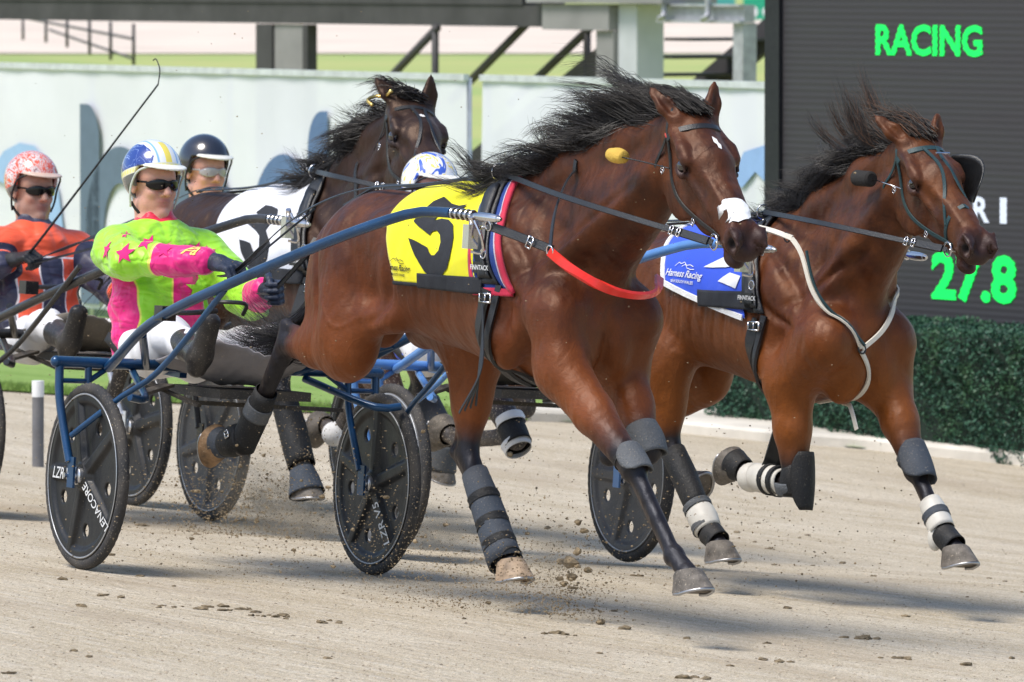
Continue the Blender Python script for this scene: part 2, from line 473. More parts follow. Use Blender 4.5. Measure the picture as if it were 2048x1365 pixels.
hh = N.math('ADD', N.math('MULTIPLY', fine, .25), N.math('ADD', N.math('MULTIPLY', mid, .9), N.math('ADD', N.math('MULTIPLY', s2, .7), s1)))
N.bump(hh, 1., .026); M_SAND = N.m
N = NT("mown grass"); st = N.map(rot=(0, 0, -az)); a = N.noise(1.1, 4, .6, N.map(scale=(.12, 2.2, 1), vec=st)); f = N.noise(90, 4, .7); m_ = N.noise(.35, 5, .6); sc_ = N.noise(9, 4, .7)
c = N.mix(N.ramp(a, .35, .65), (.22,.34,.075), (.33,.46,.14)); c = N.mix(N.ramp(m_, .5, .7, 0, .6), c, (.42,.44,.14)); c = N.mix(N.ramp(f, .6, .35, 0, .55), c, (.07,.16,.02)); c = N.mix(N.ramp(sc_, .45, .3, 0, .4), c, (.10,.2,.03))
N.set(Base_Color=c, Roughness=.9, Specular_IOR_Level=.2); N.bump(N.math('ADD', f, sc_), .6, .03); M_GRASS = N.m
N = NT("field grass"); y_ = N.xyz()[1]; f = N.noise(.5, 5, .6); b = N.noise(.05, 4, .6, N.map(scale=(.4, 1, 1)))
c = N.mix(N.ramp(b, .35, .65), (.23,.36,.09), (.37,.42,.13)); c = N.mix(N.ramp(f, .35, .7, 0, .7), c, (.42,.38,.15)); N.set(Base_Color=c, Roughness=.95); N.bump(f, .4, .05); M_FIELD = N.m

xs = [-400,-150,-60,-25,-12]+list(np.linspace(-9, 9, 37))+[12,25,60,150,400]
sheet("ground", M_FIELD, xs, list(np.linspace(30, 62, 33))+[70,90,120,170,240,380,600,900], lambda x, y: terr(x, y) if y > yk(x) else gzc(x, y)-.05, -.012)
near = [-30,-20,-12]+list(np.linspace(-9, 9, 73))+[12,20,30]
def rs(x, y): return gzc(x, y)
V = []; F = []; T = list(np.linspace(0, 1, 90)); nx = len(near)
for t in T:
    for x in near:
        ye = min(60, yk(x)); y = 2+(ye-2)*t; V.append((x, y, gzc(x, y)))
for j in range(len(T)-1):
    for i in range(nx-1): F.append((j*nx+i, j*nx+i+1, (j+1)*nx+i+1, (j+1)*nx+i))
tag(link("track", mesh("track", V, F), M_SAND), kind="structure")
V = []; F = []; T = list(np.linspace(0, 1, 24))
for t in T:
    for x in near:
        y = yk(x)+.0+10.5*t; V.append((x, y, terr(x, y)+.012))
for j in range(len(T)-1):
    for i in range(nx-1): F.append((j*nx+i, j*nx+i+1, (j+1)*nx+i+1, (j+1)*nx+i))
tag(link("lawn", mesh("lawn", V, F), M_GRASS), kind="structure")
# ragged lawn edge: tufts of grass blades
V = []; F = []
for i in range(9000):
    x = rng.uniform(-4.6, .35); y = yk(x)+abs(rng.normal(0, .5))+.0; z = terr(x, y)+.01; h = rng.uniform(.02, .06); a = rng.uniform(0, 6.28); l = rng.uniform(-.02, .02)
    n = len(V); dx, dy = .004*math.cos(a), .004*math.sin(a); V += [(x-dx, y-dy, z), (x+dx, y+dy, z), (x+l, y+l, z+h)]; F.append((n, n+1, n+2))
tag(link("grass_blades", mesh("g", V, F), M_GRASS, smooth=False), "short grass along the inner edge of the sand track", "grass", kind="stuff")
# far training track (pale sand band) beyond the field
far = mat("far sand", (.66,.56,.47), .95, vscale=.2, var=.1)
sheet("far_track", far, [-60,-20,0,20,60], [236,300,380,470], lambda x, y: -.60, .03)
# concrete edging under the hedge
M_CONC = mat("pale concrete", (.60,.56,.49), .9, bump=.4, bscale=30, var=.12, vscale=3)
mb = MB(); P = [(.10,44.05),(.46,44.24),(1.0,43.58),(1.58,42.84),(2.12,42.57),(3.23,41.0),(6.0,36.7),(12,28.2)]
Pb = [(.30,45.2),(.9,45.3),(1.45,44.9),(2.1,44.0),(2.9,43.6),(4.1,41.5),(6.9,37.3),(13,28.8)]
n = len(P); V = []
for (x, y), (u, v_) in zip(P, Pb):
    z = gzc(x, y); V += [(x, y, z-.12), (x, y, z+.055), (x+.02, y+.03, z+.075), (u, v_, z+.085), (u, v_, z-.2)]
F = [(i*5+k, (i+1)*5+k, (i+1)*5+k+1, i*5+k+1) for i in range(n-1) for k in range(4)]+[(0,1,2,3,4)]
mb.add(V, F); tag(mb.build("kerb", M_CONC, smooth=False), kind="structure")

# ---- banner fence.  local frame: X along the fence towards the camera-right, Y behind it, Z up
FD = Vector((.521, -.853, 0)).normalized(); FB = Vector((.853, .521, 0)).normalized()
MF = Matrix(((FD.x, FB.x, 0, -4.449), (FD.y, FB.y, 0, 60), (0,0,1,0), (0,0,0,1)))
N = NT("banner mesh"); tr = N.n("ShaderNodeBsdfTransparent"); mx = N.n("ShaderNodeMixShader")
f = N.noise(1.2, 3); fo = N.noise(.8, 2, .5, N.map(scale=(1.6, 1, .12)))
N.set(Base_Color=N.mix(N.ramp(f, .3, .7), (.64,.645,.70), (.70,.705,.76)), Roughness=.75); N.bump(fo, .55, .12)
mx.inputs[0].default_value = .08; N.t.links.new(N.b.outputs[0], mx.inputs[1]); N.t.links.new(tr.outputs[0], mx.inputs[2]); N.t.links.new(mx.outputs[0], N.out.inputs[0]); M_BAN = N.m
M_RAIL = mat("galvanised rail", (.62,.64,.66), .45, .3)
def panel(x0, x1, lab):
    t = empty("banner_fence", MF @ Matrix.Translation((x0, 0, -.62))); tag(t, lab, "fence", "banner panels along the far rail")
    W = x1-x0; V = []; F = []; nx = int(W/.16)
    for j in range(9):
        for i in range(nx+1):
            u = i/nx*W; v = .08+j/8*2.02; V.append((u, .012*math.sin(u*2.1)*math.sin(j*.8)+.006*math.sin(u*9+j), v))
    for j in range(8):
        for i in range(nx): F.append((j*(nx+1)+i, j*(nx+1)+i+1, (j+1)*(nx+1)+i+1, (j+1)*(nx+1)+i))
    link("banner", mesh("banner", V, F), M_BAN, t)
    MB().bar((0, 0, 2.125), (W, 0, 2.125), .05, .05).build("top_rail", M_RAIL, t)
    for k in range(int(W/2.4)+2):
        x = min(W-.03, .03+k*2.4)
        MB().tube([(x, .04, 0), (x, .04, 2.12)], .025, 10).build("post", M_RAIL, t, smooth=True)
        if x >= W-.031: break
    return t
p1 = panel(-3.2, 7.86, "long white mesh banner fence behind the drivers, with large blue-grey letters")
p2_ = panel(8.09, 13.2, "white mesh banner fence section beside the dark screen, behind the bay horse's mane")
def letter(parent, x0, ol, m, nm="letter"):
    V, F = poly2d(ol, .12)
    V = [(a-x0, -.03, b+.62) for a, b, _ in V]
    o = link(nm, mesh(nm, V, F), m, parent, smooth=False); return o
cb = mat("slate ink", (.115,.16,.215), .7, var=.05); cn = mat("sky ink", (.30,.45,.66), .7, var=.05); cd = mat("denim ink", (.10,.165,.30), .7, var=.05); cr = mat("pink ink", (.75,.30,.38), .7, var=.05)
def ringO(cx, cz, rx, rz, t): return [[(cx+rx*math.cos(a), cz+rz*math.sin(a)) for a in np.linspace(0, 2*math.pi, 40, endpoint=False)], [(cx+(rx-t)*math.cos(a), cz+(rz-t*.95)*math.sin(a)) for a in np.linspace(2*math.pi, 0, 40, endpoint=False)]]
def stemO(x0, x1, z0, z1, lft=True):
    r = .22
    if lft: return [[(x0, z0), (x1, z0)]+[(x1-r*(1-math.cos(a)), z1-r*1.4*(1-math.sin(a))) for a in np.linspace(0, math.pi/2, 8)]+[(x0, z1)]]
    return [[(x0, z0), (x1, z0), (x1, z1)]+[(x0+r*(1-math.cos(a)), z1-r*1.4*(1-math.sin(a))) for a in np.linspace(math.pi/2, 0, 8)]]
letter(p1, -3.2, [[(-.9,-.5),(-.52,-.5),(-.52,.3),(-.42,.46),(-.1,.52),(.25,.46),(.55,.25),(.72,-.05),(.78,-.5),(1.22,-.5),(1.22,.15),(1.14,.45),(.95,.68),(.70,.82),(.42,.84),(.12,.76),(-.1,.6),(-.16,.8),(-.9,.8)]], cn)
letter(p1, -3.2, stemO(1.536, 1.885, -.5, 1.195), cb); letter(p1, -3.2, ringO(2.26, .15, .62, .70, .33), cb)
letter(p1, -3.2, ringO(3.62, .15, .60, .71, .33), cb)
letter(p1, -3.2, stemO(5.44, 5.76, -.5, 1.205, False), cd); letter(p1, -3.2, ringO(5.05, .15, .56, .70, .30), cd)
letter(p2_, 8.09, [[(11.62,.80),(11.80,1.02),(12.1,1.08),(12.4,.98),(12.5,.7),(12.35,.5),(12.5,.3),(12.5,-.1),(12.2,-.4),(11.8,-.35),(11.5,-.05),(11.62,.25),(11.9,.42),(12.1,.62),(12.1,.8),(11.95,.88),(11.78,.76)]], mat("pale blue ink", (.26,.40,.66), .7, var=.05))
letter(p2_, 8.09, [[(9.70,1.0),(9.86,1.22),(10.1,1.2),(10.35,1.02),(10.2,.9),(9.9,1.04)]], cr, "printed_mark")

# ---- scoreboard screen
SO = Vector((1.77, 45.13, 0)); SD = Vector((.545, -.838, 0)).normalized(); SB = Vector((.838, .545, 0)).normalized()
MS = Matrix(((SD.x, SB.x, 0, SO.x), (SD.y, SB.y, 0, SO.y), (0,0,1,0), (0,0,0,1)))
scr = empty("scoreboard", MS); tag(scr, "big dark electronic results board with green and white lit writing behind the hedge", "scoreboard")
N = NT("led panel"); z_ = N.xyz()[2]; x_ = N.xyz()[0]
ln = N.math('SINE', N.math('MULTIPLY', z_, 2*math.pi/.042)); lx = N.math('SINE', N.math('MULTIPLY', x_, 2*math.pi/.32)); px_ = N.noise(3, 3, .6, N.map(scale=(.2,1,3)))
N.set(Base_Color=N.mix(N.ramp(ln, -1, 1), (.030,.028,.031), (.037,.035,.039)), Roughness=N.ramp(px_, .3, .7, .5, .75)); N.bump(N.math('ADD', ln, N.math('MULTIPLY', lx, .2)), .15, .004)
M_LED = N.m
MB().box((0, 0, .063), (5.2, .25, 4.2)).build("screen", M_LED, scr)
M_BLK = mat("black powder coat", (.014,.015,.018), .5, bump=.1)
MB().box((-.165, -.03, .0), (-.002, .35, 4.2)).box((-.002, -.03, .0), (5.2, .35, .060)).build("border", M_BLK, scr)
for x in (.3, 3.5): MB().box((x, .05, -.8), (x+.2, .2, -.001)).build("leg", M_BLK, scr)
EG = emis("lit green", (.0, 1., .12), 1.0); EW = emis("lit white", (.78, .86, 1.), .8)
def led(txt, x0, x1, z0, z1, m, bold=.02, wave=.0):
    V, F = text2d(txt, 1, .02, bold, 'LEFT'); V = np.array(V); mn, mx_ = V.min(0), V.max(0)
    V[:, 0] = x0+(V[:, 0]-mn[0])/(mx_[0]-mn[0])*(x1-x0); V[:, 2] = z0+(V[:, 1]-mn[1])/(mx_[1]-mn[1])*(z1-z0)
    V[:, 0] += (.0035 if m is EG else .001)*np.sign(np.sin(V[:, 2]*2*math.pi/.042)); V[:, 1] = -.006
    return link("lit_writing", mesh("w", V, F), m, scr, smooth=False)
led("RACING", 1.037, 2.171, 1.79, 1.99, EG, .03); led("R", 2.083, 2.25, .752, .915, EW, .03); led("1", 2.36, 2.43, .752, .915, EW, .03); led("27.8", 1.644, 2.533, .245, .555, EG, .035)

# ---- clipped hedge
HO = Vector((1.24, 44.1, 0)); HM = Matrix(((SD.x, SB.x, 0, HO.x), (SD.y, SB.y, 0, HO.y), (0,0,1,0), (0,0,0,1)))
V = []; F = []; L_, D_, z0, z1 = 6.6, .82, -.66, .145
nl = 62000
fc = rng.random(nl)
for i in range(nl):
    u = rng.uniform(0, L_); q = fc[i]
    if q < .62: p = (u, -abs(rng.normal(0, .022))+.035, rng.uniform(z0, z1))
    elif q < .84: p = (u, rng.uniform(0, D_), z1-abs(rng.normal(0, .02))+.01)
    elif q < .93: p = (rng.uniform(-.03, .03), rng.uniform(0, D_), rng.uniform(z0, z1))
    else: p = (u, rng.uniform(.05, .15), rng.uniform(z0, z1))
    lump = .036*math.sin(u*4.3+p[2]*5)+.026*math.sin(u*11+p[2]*9)+.020*math.sin(u*27+p[2]*31)+.016*math.sin(u*3.1+8*p[1])
    p = np.array(p)+((0, lump, 0) if q < .62 or q >= .93 else (0, 0, lump*.35))
    s = rng.uniform(.009, .019); a = rng.normal(size=3); a /= np.linalg.norm(a); b = np.cross(a, rng.normal(size=3)); b /= np.linalg.norm(b)+1e-9
    n = len(V); V += [p-a*s, p+b*s*.45, p+a*s, p-b*s*.45]; F.append((n, n+1, n+2, n+3))
N = NT("hedge leaves"); f = N.noise(38, 3); g_ = N.noise(3.5, 3)
c = N.mix(N.ramp(f, .35, .7), (.010,.036,.026), (.055,.150,.085)); c = N.mix(N.ramp(g_, .5, .7, 0, .5), c, (.06,.14,.045)); N.set(Base_Color=c, Roughness=.5, Specular_IOR_Level=.35); M_LEAF = N.m
hd = link("hedge", mesh("hedge", V, F), M_LEAF, smooth=False); hd.matrix_world = HM; tag(hd, "clipped dark green hedge in front of the results board", "hedge")
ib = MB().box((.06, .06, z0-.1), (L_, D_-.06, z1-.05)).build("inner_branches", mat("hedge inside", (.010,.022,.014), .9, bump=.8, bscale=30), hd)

# ---- marker post at the inner track edge
po = empty("marker_post", Matrix.Translation((-2.50, 36.30, gz(-2.5, 36.3)))); tag(po, "grey marker post with white top at the track edge left of the blue sulky", "post")
MB().tube([(0,0,-.1), (.002,0,.37)], .031, 16, smooth=False).build("shaft", mat("grey post", (.16,.16,.17), .7, bump=.3, dirt=.35), po, smooth='auto')
MB().tube([(.002,0,.3702), (.002,0,.455)], .0325, 16, smooth=False).build("white_cap", mat("white post paint", (.78,.78,.78), .5), po, smooth='auto')

# ---- raised viewing structure behind the fence (frame MF, pushed 10 m back)
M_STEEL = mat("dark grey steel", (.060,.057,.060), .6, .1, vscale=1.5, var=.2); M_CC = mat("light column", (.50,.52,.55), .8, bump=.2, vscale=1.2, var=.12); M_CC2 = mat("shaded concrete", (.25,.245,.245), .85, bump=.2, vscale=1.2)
M_GALV = mat("zinc channel", (.38,.39,.42), .5, .3, var=.15)
vs = empty("viewing_deck", MF @ Matrix.Translation((0, 10, 0))); tag(vs, "raised grey steel viewing deck on columns with stairs, behind the banner fence", "viewing deck")
MB().box((-24, 0, 1.738), (-7.08, .6, 1.96)).box((-24, -.02, 1.965), (-7.6, .5, 2.3)).build("beam", M_STEEL, vs)
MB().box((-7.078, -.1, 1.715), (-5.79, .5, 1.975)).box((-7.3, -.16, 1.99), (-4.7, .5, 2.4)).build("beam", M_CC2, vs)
MB().box((-5.775, .0, -.62), (-5.42, .33, 1.985)).build("column", M_CC, vs, bevel=.01)
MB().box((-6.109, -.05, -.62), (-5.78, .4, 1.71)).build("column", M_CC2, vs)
c3 = MB().box((-13.284, .0, -.62), (-12.92, .12, 1.73)).box((-12.24, .0, -.62), (-12.13, .12, 1.73)).build("column", M_STEEL, vs)
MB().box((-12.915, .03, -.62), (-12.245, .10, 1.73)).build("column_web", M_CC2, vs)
MB().box((-4.97, 0, 1.81), (-3.44, .12, 1.985)).box((-4.97, -.06, 1.80), (-3.44, -.002, 1.83)).box((-4.97, -.06, 1.965), (-3.44, -.002, 1.99)).build("channel", M_GALV, vs)
MB().box((-3.643, .0, -.62), (-3.462, .16, 1.805)).build("post", M_GALV, vs)
for x in (-4.75, -3.95): MB().tube([(x, -.1, 2.1), (x, -.1, 1.9), (x+.05, -.14, 1.87), (x-.06, -.12, 1.84)], .03, 8).build("hook_bracket", M_GALV, vs, smooth=True)
def stair(xt, zt, xb, zb, y, w=.16): return MB().bar((xt, y, zt), (xb, y, zb), .06, w*2.0, (0,0,1))
stair(-6.72, 1.72, -10.55, .0, .9).build("stair_stringer", M_STEEL, vs); stair(-5.95, 1.70, -9.3, .1, 2.0).build("stair_stringer", M_STEEL, vs)
for k in range(9):
    t = k/8.; x = -6.5-3.3*t; z = 1.62-1.5*t
    MB().box((x-.25+.4, .93, z-.02), (x+.3+.4, 1.97, z+.012)).build("stair_tread", M_STEEL, vs)
for a, b in (((-9.35, 0, 1.72), (-10.75, 0, .95)), ((-8.2, .4, 1.76), (-9.75, .4, .93)), ((-7.65, .9, 1.77), (-9.35, .9, .9))): MB().tube([a, b], .045, 8).build("handrail", M_STEEL, vs, smooth=True)
for x, y in ((-9.40, 0), (-7.80, .9)): MB().tube([(x, y, .5), (x, y, 1.74)], .04, 8).build("handrail_post", M_STEEL, vs, smooth=True)
# distant green advertising board
gb = empty("advertising_board", Matrix.Translation((0, 0, 0))); tag(gb, "distant green and white advertising board beside the top of the results board", "sign")
a_ = (10.043, 300, 0.089); b_ = (12.522, 300, 0.089)
MB().box((a_[0], 300, a_[2]), (b_[0]+6, 300.2, a_[2]+2.2)).build("panel", mat("green board", (.02,.36,.20), .6), gb)
for i, (u, s_) in enumerate(((.35,.28), (1.05,.22))): link("logo_mark", mesh("l", *place2d(poly2d([circ(s_), list(reversed(circ(s_*.5)))], 0), (a_[0]+u, 299.98, a_[2]+.35), (1,0,0), (0,0,1))), mat("board white", (.8,.8,.8), .6), gb, smooth=False)
tb = MB().box(((6.87, 300, 0.959)[0], 300, (-22.261, 300, 0.611)[2]), ((9.696, 300, 0.959)[0], 300.2, (-22.261, 300, 0.611)[2]+1.6)).build("advertising_board", mat("teal board", (.06,.34,.30), .6)); tag(tb, "distant teal board seen under the deck beam", "sign")
# grassy bank with stair rails at far left
def bankz(x, y): return 0
bk = []; V = []; F = []
xs_ = np.linspace(-26, -3, 24); ys_ = np.linspace(120, 200, 14)
for y in ys_:
    for x in xs_:
        t = max(0, min(1, (-5.2-x)/9)); q = max(0, 1-abs(y-160)/40); V.append((x, y, -.62+.95*t*t*(3-2*t)*(q**.5 if q > 0 else 0)))
nx = len(xs_)
for j in range(len(ys_)-1):
    for i in range(nx-1): F.append((j*nx+i, j*nx+i+1, (j+1)*nx+i+1, (j+1)*nx+i))
tag(link("bank", mesh("bank", V, F), M_FIELD), kind="structure")
hr = empty("stair_railing", Matrix.Translation((0,0,0))); tag(hr, "thin dark stair railing on the grassy bank at far left", "railing")
pr = [((-8.85, 125, 1.408), (-8.85, 125, 1.046)), ((-8.096, 120, 1.446), (-8.096, 120, 1.054)), ((-7.408, 115, 1.483), (-7.408, 115, 1.025)), ((-6.85, 112, 1.506), (-6.85, 112, 0.938)), ((-6.277, 108, 1.505), (-6.277, 108, 0.91)), ((-5.807, 106, 1.49), (-5.807, 106, 0.86))]
tops = []
for a, b in pr:
    MB().tube([a, b], .026, 6).build("post", M_STEEL, hr, smooth=True); tops.append(a)
MB().tube([(-8.662, 124, 1.433), (-5.807, 106, 1.259)], .022, 6).build("rail", M_STEEL, hr); MB().tube([(-7.968, 119, 1.281), (-5.807, 106, 0.952)], .022, 6).build("rail", M_STEEL, hr)

# loose grit and clods on the track
def rocks(n, fx, smin_, smax_, flat=.6):
    V = []; F = []
    if smax_ > .009:
        bm = bmesh.new(); bmesh.ops.create_icosphere(bm, subdivisions=2, radius=1.); bv = np.array([tuple(v.co) for v in bm.verts]); bfc = [tuple(v.index for v in f.verts) for f in bm.faces]; bm.free()
        for i in range(n):
            p = fx(i); s = rng.uniform(smin_, smax_)*(1 if rng.random() > .15 else 1.5); k = rng.normal(size=(3,3)); dsp = 1+.22*np.sin(bv@k[0]*2.5)+.18*np.sin(bv@k[1]*5)+.12*rng.normal(size=len(bv))
            q = bv*dsp[:, None]*s*np.array((rng.uniform(.9,1.7), rng.uniform(.8,1.2), flat)); a = rng.uniform(0, 6.28); c_, s_ = math.cos(a), math.sin(a); q = q@np.array([[c_,s_,0],[-s_,c_,0],[0,0,1]]); m = len(V); V += list(q+p); F += [tuple(j+m for j in f) for f in bfc]
        return V, F
    base = np.array([(0,0,1),(1,0,0),(0,1,0),(-1,0,0),(0,-1,0),(0,0,-1)], float); bf = [(0,1,2),(0,2,3),(0,3,4),(0,4,1),(5,2,1),(5,3,2),(5,4,3),(5,1,4)]
    for i in range(n):
        p = fx(i); s = rng.uniform(smin_, smax_)*(1 if rng.random() > .1 else 1.5)
        q = base*(1+.35*rng.normal(size=(6,1)))*s; q[:, 2] *= flat; a = rng.uniform(0, 6.28); c_, s_ = math.cos(a), math.sin(a)
        q = q@np.array([[c_,s_,0],[-s_,c_,0],[0,0,1]])*np.array([1.3,1,1]); m = len(V); V += list(q+p); F += [tuple(j+m for j in f) for f in bf]
    return V, F
def gpos(i):
    y = 17.5+26*rng.random()**1.6; x = rng.uniform(-.082, .082)*y; return np.array((x, y, gz(x, y)+.001))
V, F = rocks(16000, gpos, .0015, .0045); tag(link("gravel", mesh("gravel", V, F), mat("grit", (.48,.40,.30), .95, var=.5, vscale=60), smooth=False), "fine gravel scattered over the sand track", "gravel", kind="stuff")
cl = []
def cpos(i):
    if i < 60:   # crumbs along the torn line in the foreground
        k = [(-1.13,23.9),(-1.05,24.0),(-.93,23.9),(-.84,23.75),(-.78,23.7),(-1.42,24.3),(-.60,23.6),(.15,23.6),(.9,22.9),(1.25,24.3),(1.3,23.4),(.6,21.9)][i % 12]; x, y = k[0]+rng.normal(0, .035), k[1]+rng.normal(0, .05)
    else: y = 18+18*rng.random(); x = rng.uniform(-.08, .08)*y
    return np.array((x, y, gz(x, y)+.002))
V, F = rocks(150, cpos, .006, .016, .45); tag(link("dirt_crumbs", mesh("crumbs", V, F), mat("damp clod", (.20,.155,.095), .95, var=.4, vscale=50, bump=.6), smooth=False), "small damp clods lying on the sand", "dirt", kind="stuff")
# ================================================================== HORSES (local frame: x forward, y to the horse's left, z up, metres)
def coat(name, body, top, low, point, dirt=.0):
    N = NT(name); z = N.xyz()[2]; dk = N.attr("dark"); n1 = N.noise(2.6, 4, .6); n2 = N.noise(9, 4, .6); hair = N.noise(1, 4, .65, N.map(scale=(38, 120, 95), rot=(0, .5, 0)))
    hz = N.math('ADD', z, N.math('MULTIPLY', N.math('SUBTRACT', n1, .5), .5))
    c = N.mix(N.ramp(hz, .74, 1.16), low, body); c = N.mix(N.ramp(hz, 1.12, 1.42), c, top)
    c = N.mix(N.ramp(n2, .35, .75, 0, .5), c, low); c = N.mix(N.ramp(hair, .35, .7, 0, .22), c, point)
    c = N.mix(N.ramp(N.math('ADD', dk, N.math('MULTIPLY', N.math('SUBTRACT', n2, .5), .35)), .25, .8), c, point)
    if dirt: c = N.mix(N.math('MULTIPLY', N.ramp(N.noise(140, 3), .60, .66), N.math('MULTIPLY', N.ramp(z, 1.05, .6), dirt)), c, (.50,.43,.33)); c = N.mix(N.math('MULTIPLY', N.ramp(z, .8, .3), dirt*.35), c, (.25,.21,.17))
    N.set(Base_Color=c, Roughness=N.ramp(n2, .3, .7,  .43, .56), Specular_IOR_Level=.46, Sheen_Weight=.05, Sheen_Roughness=.4, Sheen_Tint=(1,.6,.4), Specular_Tint=N.mix(dk, (1.,.70,.54), (.75,.8,.95)))
    vein = N.ramp(N.noise(5.5, 2, .4, N.map(scale=(1, 1, .55), rot=(0, .7, 0)), 1.2), .47, .5); vein2 = N.math('SUBTRACT', vein, N.ramp(N.noise(5.5, 2, .4, N.map(scale=(1, 1, .55), rot=(0, .7, 0)), 1.2), .5, .53))
    mus = N.noise(7, 2, .5, N.map(scale=(1.6, 1, .8), rot=(0, .6, 0)))
    N.bump(N.math('ADD', N.math('MULTIPLY', hair, .10), N.math('ADD', N.math('MULTIPLY', mus, 1.6), N.math('MULTIPLY', vein2, .03))), .6, .026)
    return N.m
COAT_A = coat("bay coat", (.066,.0142,.0050), (.031,.0085,.0050), (.175,.0450,.0078), (.0075,.0055,.0055))
COAT_B = coat("bright bay coat", (.078,.0175,.0056), (.040,.0108,.0054), (.205,.0590,.0092), (.0085,.0060,.0055))
COAT_C = coat("dark brown coat", (.022,.0090,.0062), (.014,.0070,.0056), (.034,.0120,.0072), (.006,.005,.0048), dirt=.9)
COAT_D = coat("brown coat", (.05,.018,.010), (.035,.014,.010), (.07,.024,.012), (.012,.009,.008), dirt=.9)
M_HAIR = mat("black hair", (.012,.009,.008), .42, var=.4, spec=.5); M_HAIRB = mat("brown hair tips", (.10,.050,.028), .5, var=.3)
M_EYE = mat("horse eye", (.012,.007,.005), .06, var=.1, spec=.8, coat=1.); M_LEA = mat("black leather", (.011,.012,.014), .42, bump=.25, bscale=220, var=.25, spec=.6)
M_LEAB = mat("dark teal leather", (.020,.050,.056), .42, bump=.2, bscale=220); M_MET = mat("polished steel", (.68,.68,.70), .18, 1.0, var=.05); M_BRASS = mat("brass", (.65,.48,.16), .3, 1.)
M_HOOF = mat("pale hoof", (.34,.245,.165), .6, bump=.4, bscale=50, var=.35, vscale=22, dirt=.4); M_HOOFD = mat("dark hoof", (.13,.115,.10), .65, bump=.4, bscale=50, var=.4, vscale=20, dirt=.6); M_HOOFB = mat("brown hoof", (.34,.20,.10), .6, bump=.4, bscale=50, var=.4, vscale=22, dirt=.3)
M_SHOE = mat("worn shoe", (.42,.42,.43), .38, .9); M_BOOTG = mat("slate neoprene", (.050,.062,.082), .75, bump=.3, bscale=120, dirt=.25); M_BOOTK = mat("black neoprene", (.010,.011,.013), .65, bump=.3, bscale=120, dirt=.12)
M_BOOTW = mat("white boot shell", (.62,.60,.55), .5, dirt=.35); M_BOOTC = mat("grey boot shell", (.085,.095,.108), .7, bump=.5, bscale=140, dirt=.3); M_WOOL = mat("white fleece", (.78,.78,.78), .9, bump=.5, bscale=150)

def rotm(yaw, pitch, roll):
    """rows = local axes (along the face, left, top) ; pitch down positive"""
    d = np.array([math.cos(pitch)*math.cos(yaw), math.cos(pitch)*math.sin(yaw), -math.sin(pitch)]); y = np.cross((0,0,1.), d); y /= np.linalg.norm(y); z = np.cross(d, y)
    y2 = y*math.cos(roll)+z*math.sin(roll); z2 = np.cross(d, y2); return np.array([d, y2, z2])

def head_prims(S, xf, mouth=.0):
    c = lambda a, b, ra, rb, k=.03, **q: S.cap(a, b, ra, rb, k, xf=xf, **q)
    e = lambda a, r, k=.03, **q: S.ell(a, r, k, xf=xf, **q)
    e((.05,0,-.055), (.11,.080,.085)); c((.06,0,-.03), (.22,0,-.030), .062, .070, .04, fl=(0,1,0), fs=1.12)
    c((.20,0,-.035), (.50,0,-.048), .058, .041, .04, fl=(0,1,0), fs=.92)
    c((.16,0,-.09), (.50,0,-.085), .078, .045, .04, fl=(0,1,0), fs=.86)
    e((.185,0,-.135), (.135,.062,.125), .03)
    for s in (1, -1):
        e((.185,.050*s,-.150), (.115,.026,.105), .018); e((.30,.030*s,-.155), (.10,.022,.042), .02)     # cheek and jaw bars
        c((.03,.066*s,-.02), (.16,.088*s,-.005), .018, .016, .03)                                         # ridge above the eye
        e((.185,.088*s,-.012), (.046,.020,.022), .02); c((.235,.072*s,-.060), (.38,.050*s,-.085), .012, .006, .016)     # brow, facial crest
        e((.21,.096*s,-.062), (.034,.014,.016), .014)
        e((.545,.040*s,-.056), (.046,.026,.040), .014); c((.50,.034*s,-.028), (.572,.050*s,-.028), .012, .010, .012)
        c((.23,.052*s,-.012), (.46,.030*s,-.022), .011, .009, .02)
    c((.26,0,-.165), (.50,0,-.125-mouth*.6), .035, .026, .03); e((.525,0,-.092), (.058,.047,.040), .03); e((.575,0,-.092), (.026,.044,.030), .018)
    e((.528,0,-.150-mouth), (.044,.034,.026), .012)
    for s in (1, -1):
        e((.203,.101*s,-.040), (.026,.016,.018), .010, sub=True)
        e((.568,.066*s,-.056), (.022,.042,.027), .007, sub=True); e((.548,.070*s,-.040), (.020,.022,.016), .007, sub=True)
        c((.535,.060*s,-.018), (.594,.050*s,-.038), .008, .007, .006); c((.594,.050*s,-.038), (.592,.046*s,-.080), .007, .006, .006)
        c((.605,.0,-.122-mouth*.3), (.475,.056*s,-.116-mouth*.2), .0105+mouth*.3, .008, .005, sub=True)
    for s in (1, -1):
        c((.170,.096*s,-.030), (.200,.103*s,-.018), .0075, .0075, .006); c((.200,.103*s,-.018), (.235,.094*s,-.040), .0075, .006, .006); c((.176,.097*s,-.052), (.228,.096*s,-.058), .006, .0055, .006)

def ear_prims(S, xf, base, tip, s, face):
    b = np.array(base, float); t = np.array(tip, float); m = b+(t-b)*.38; n = np.array(face, float)
    S.cap(b, m, .026, .031, .02, xf=xf, fl=n, fs=.75); S.cap(m, b+(t-b)*.75, .031, .017, .01, xf=xf, fl=n, fs=.6); S.cap(b+(t-b)*.72, t, .018, .003, .01, xf=xf, fl=n, fs=.6)
    S.cap(b+(t-b)*.2+n*.024, b+(t-b)*.78+n*.016, .017, .008, .006, xf=xf, sub=True)

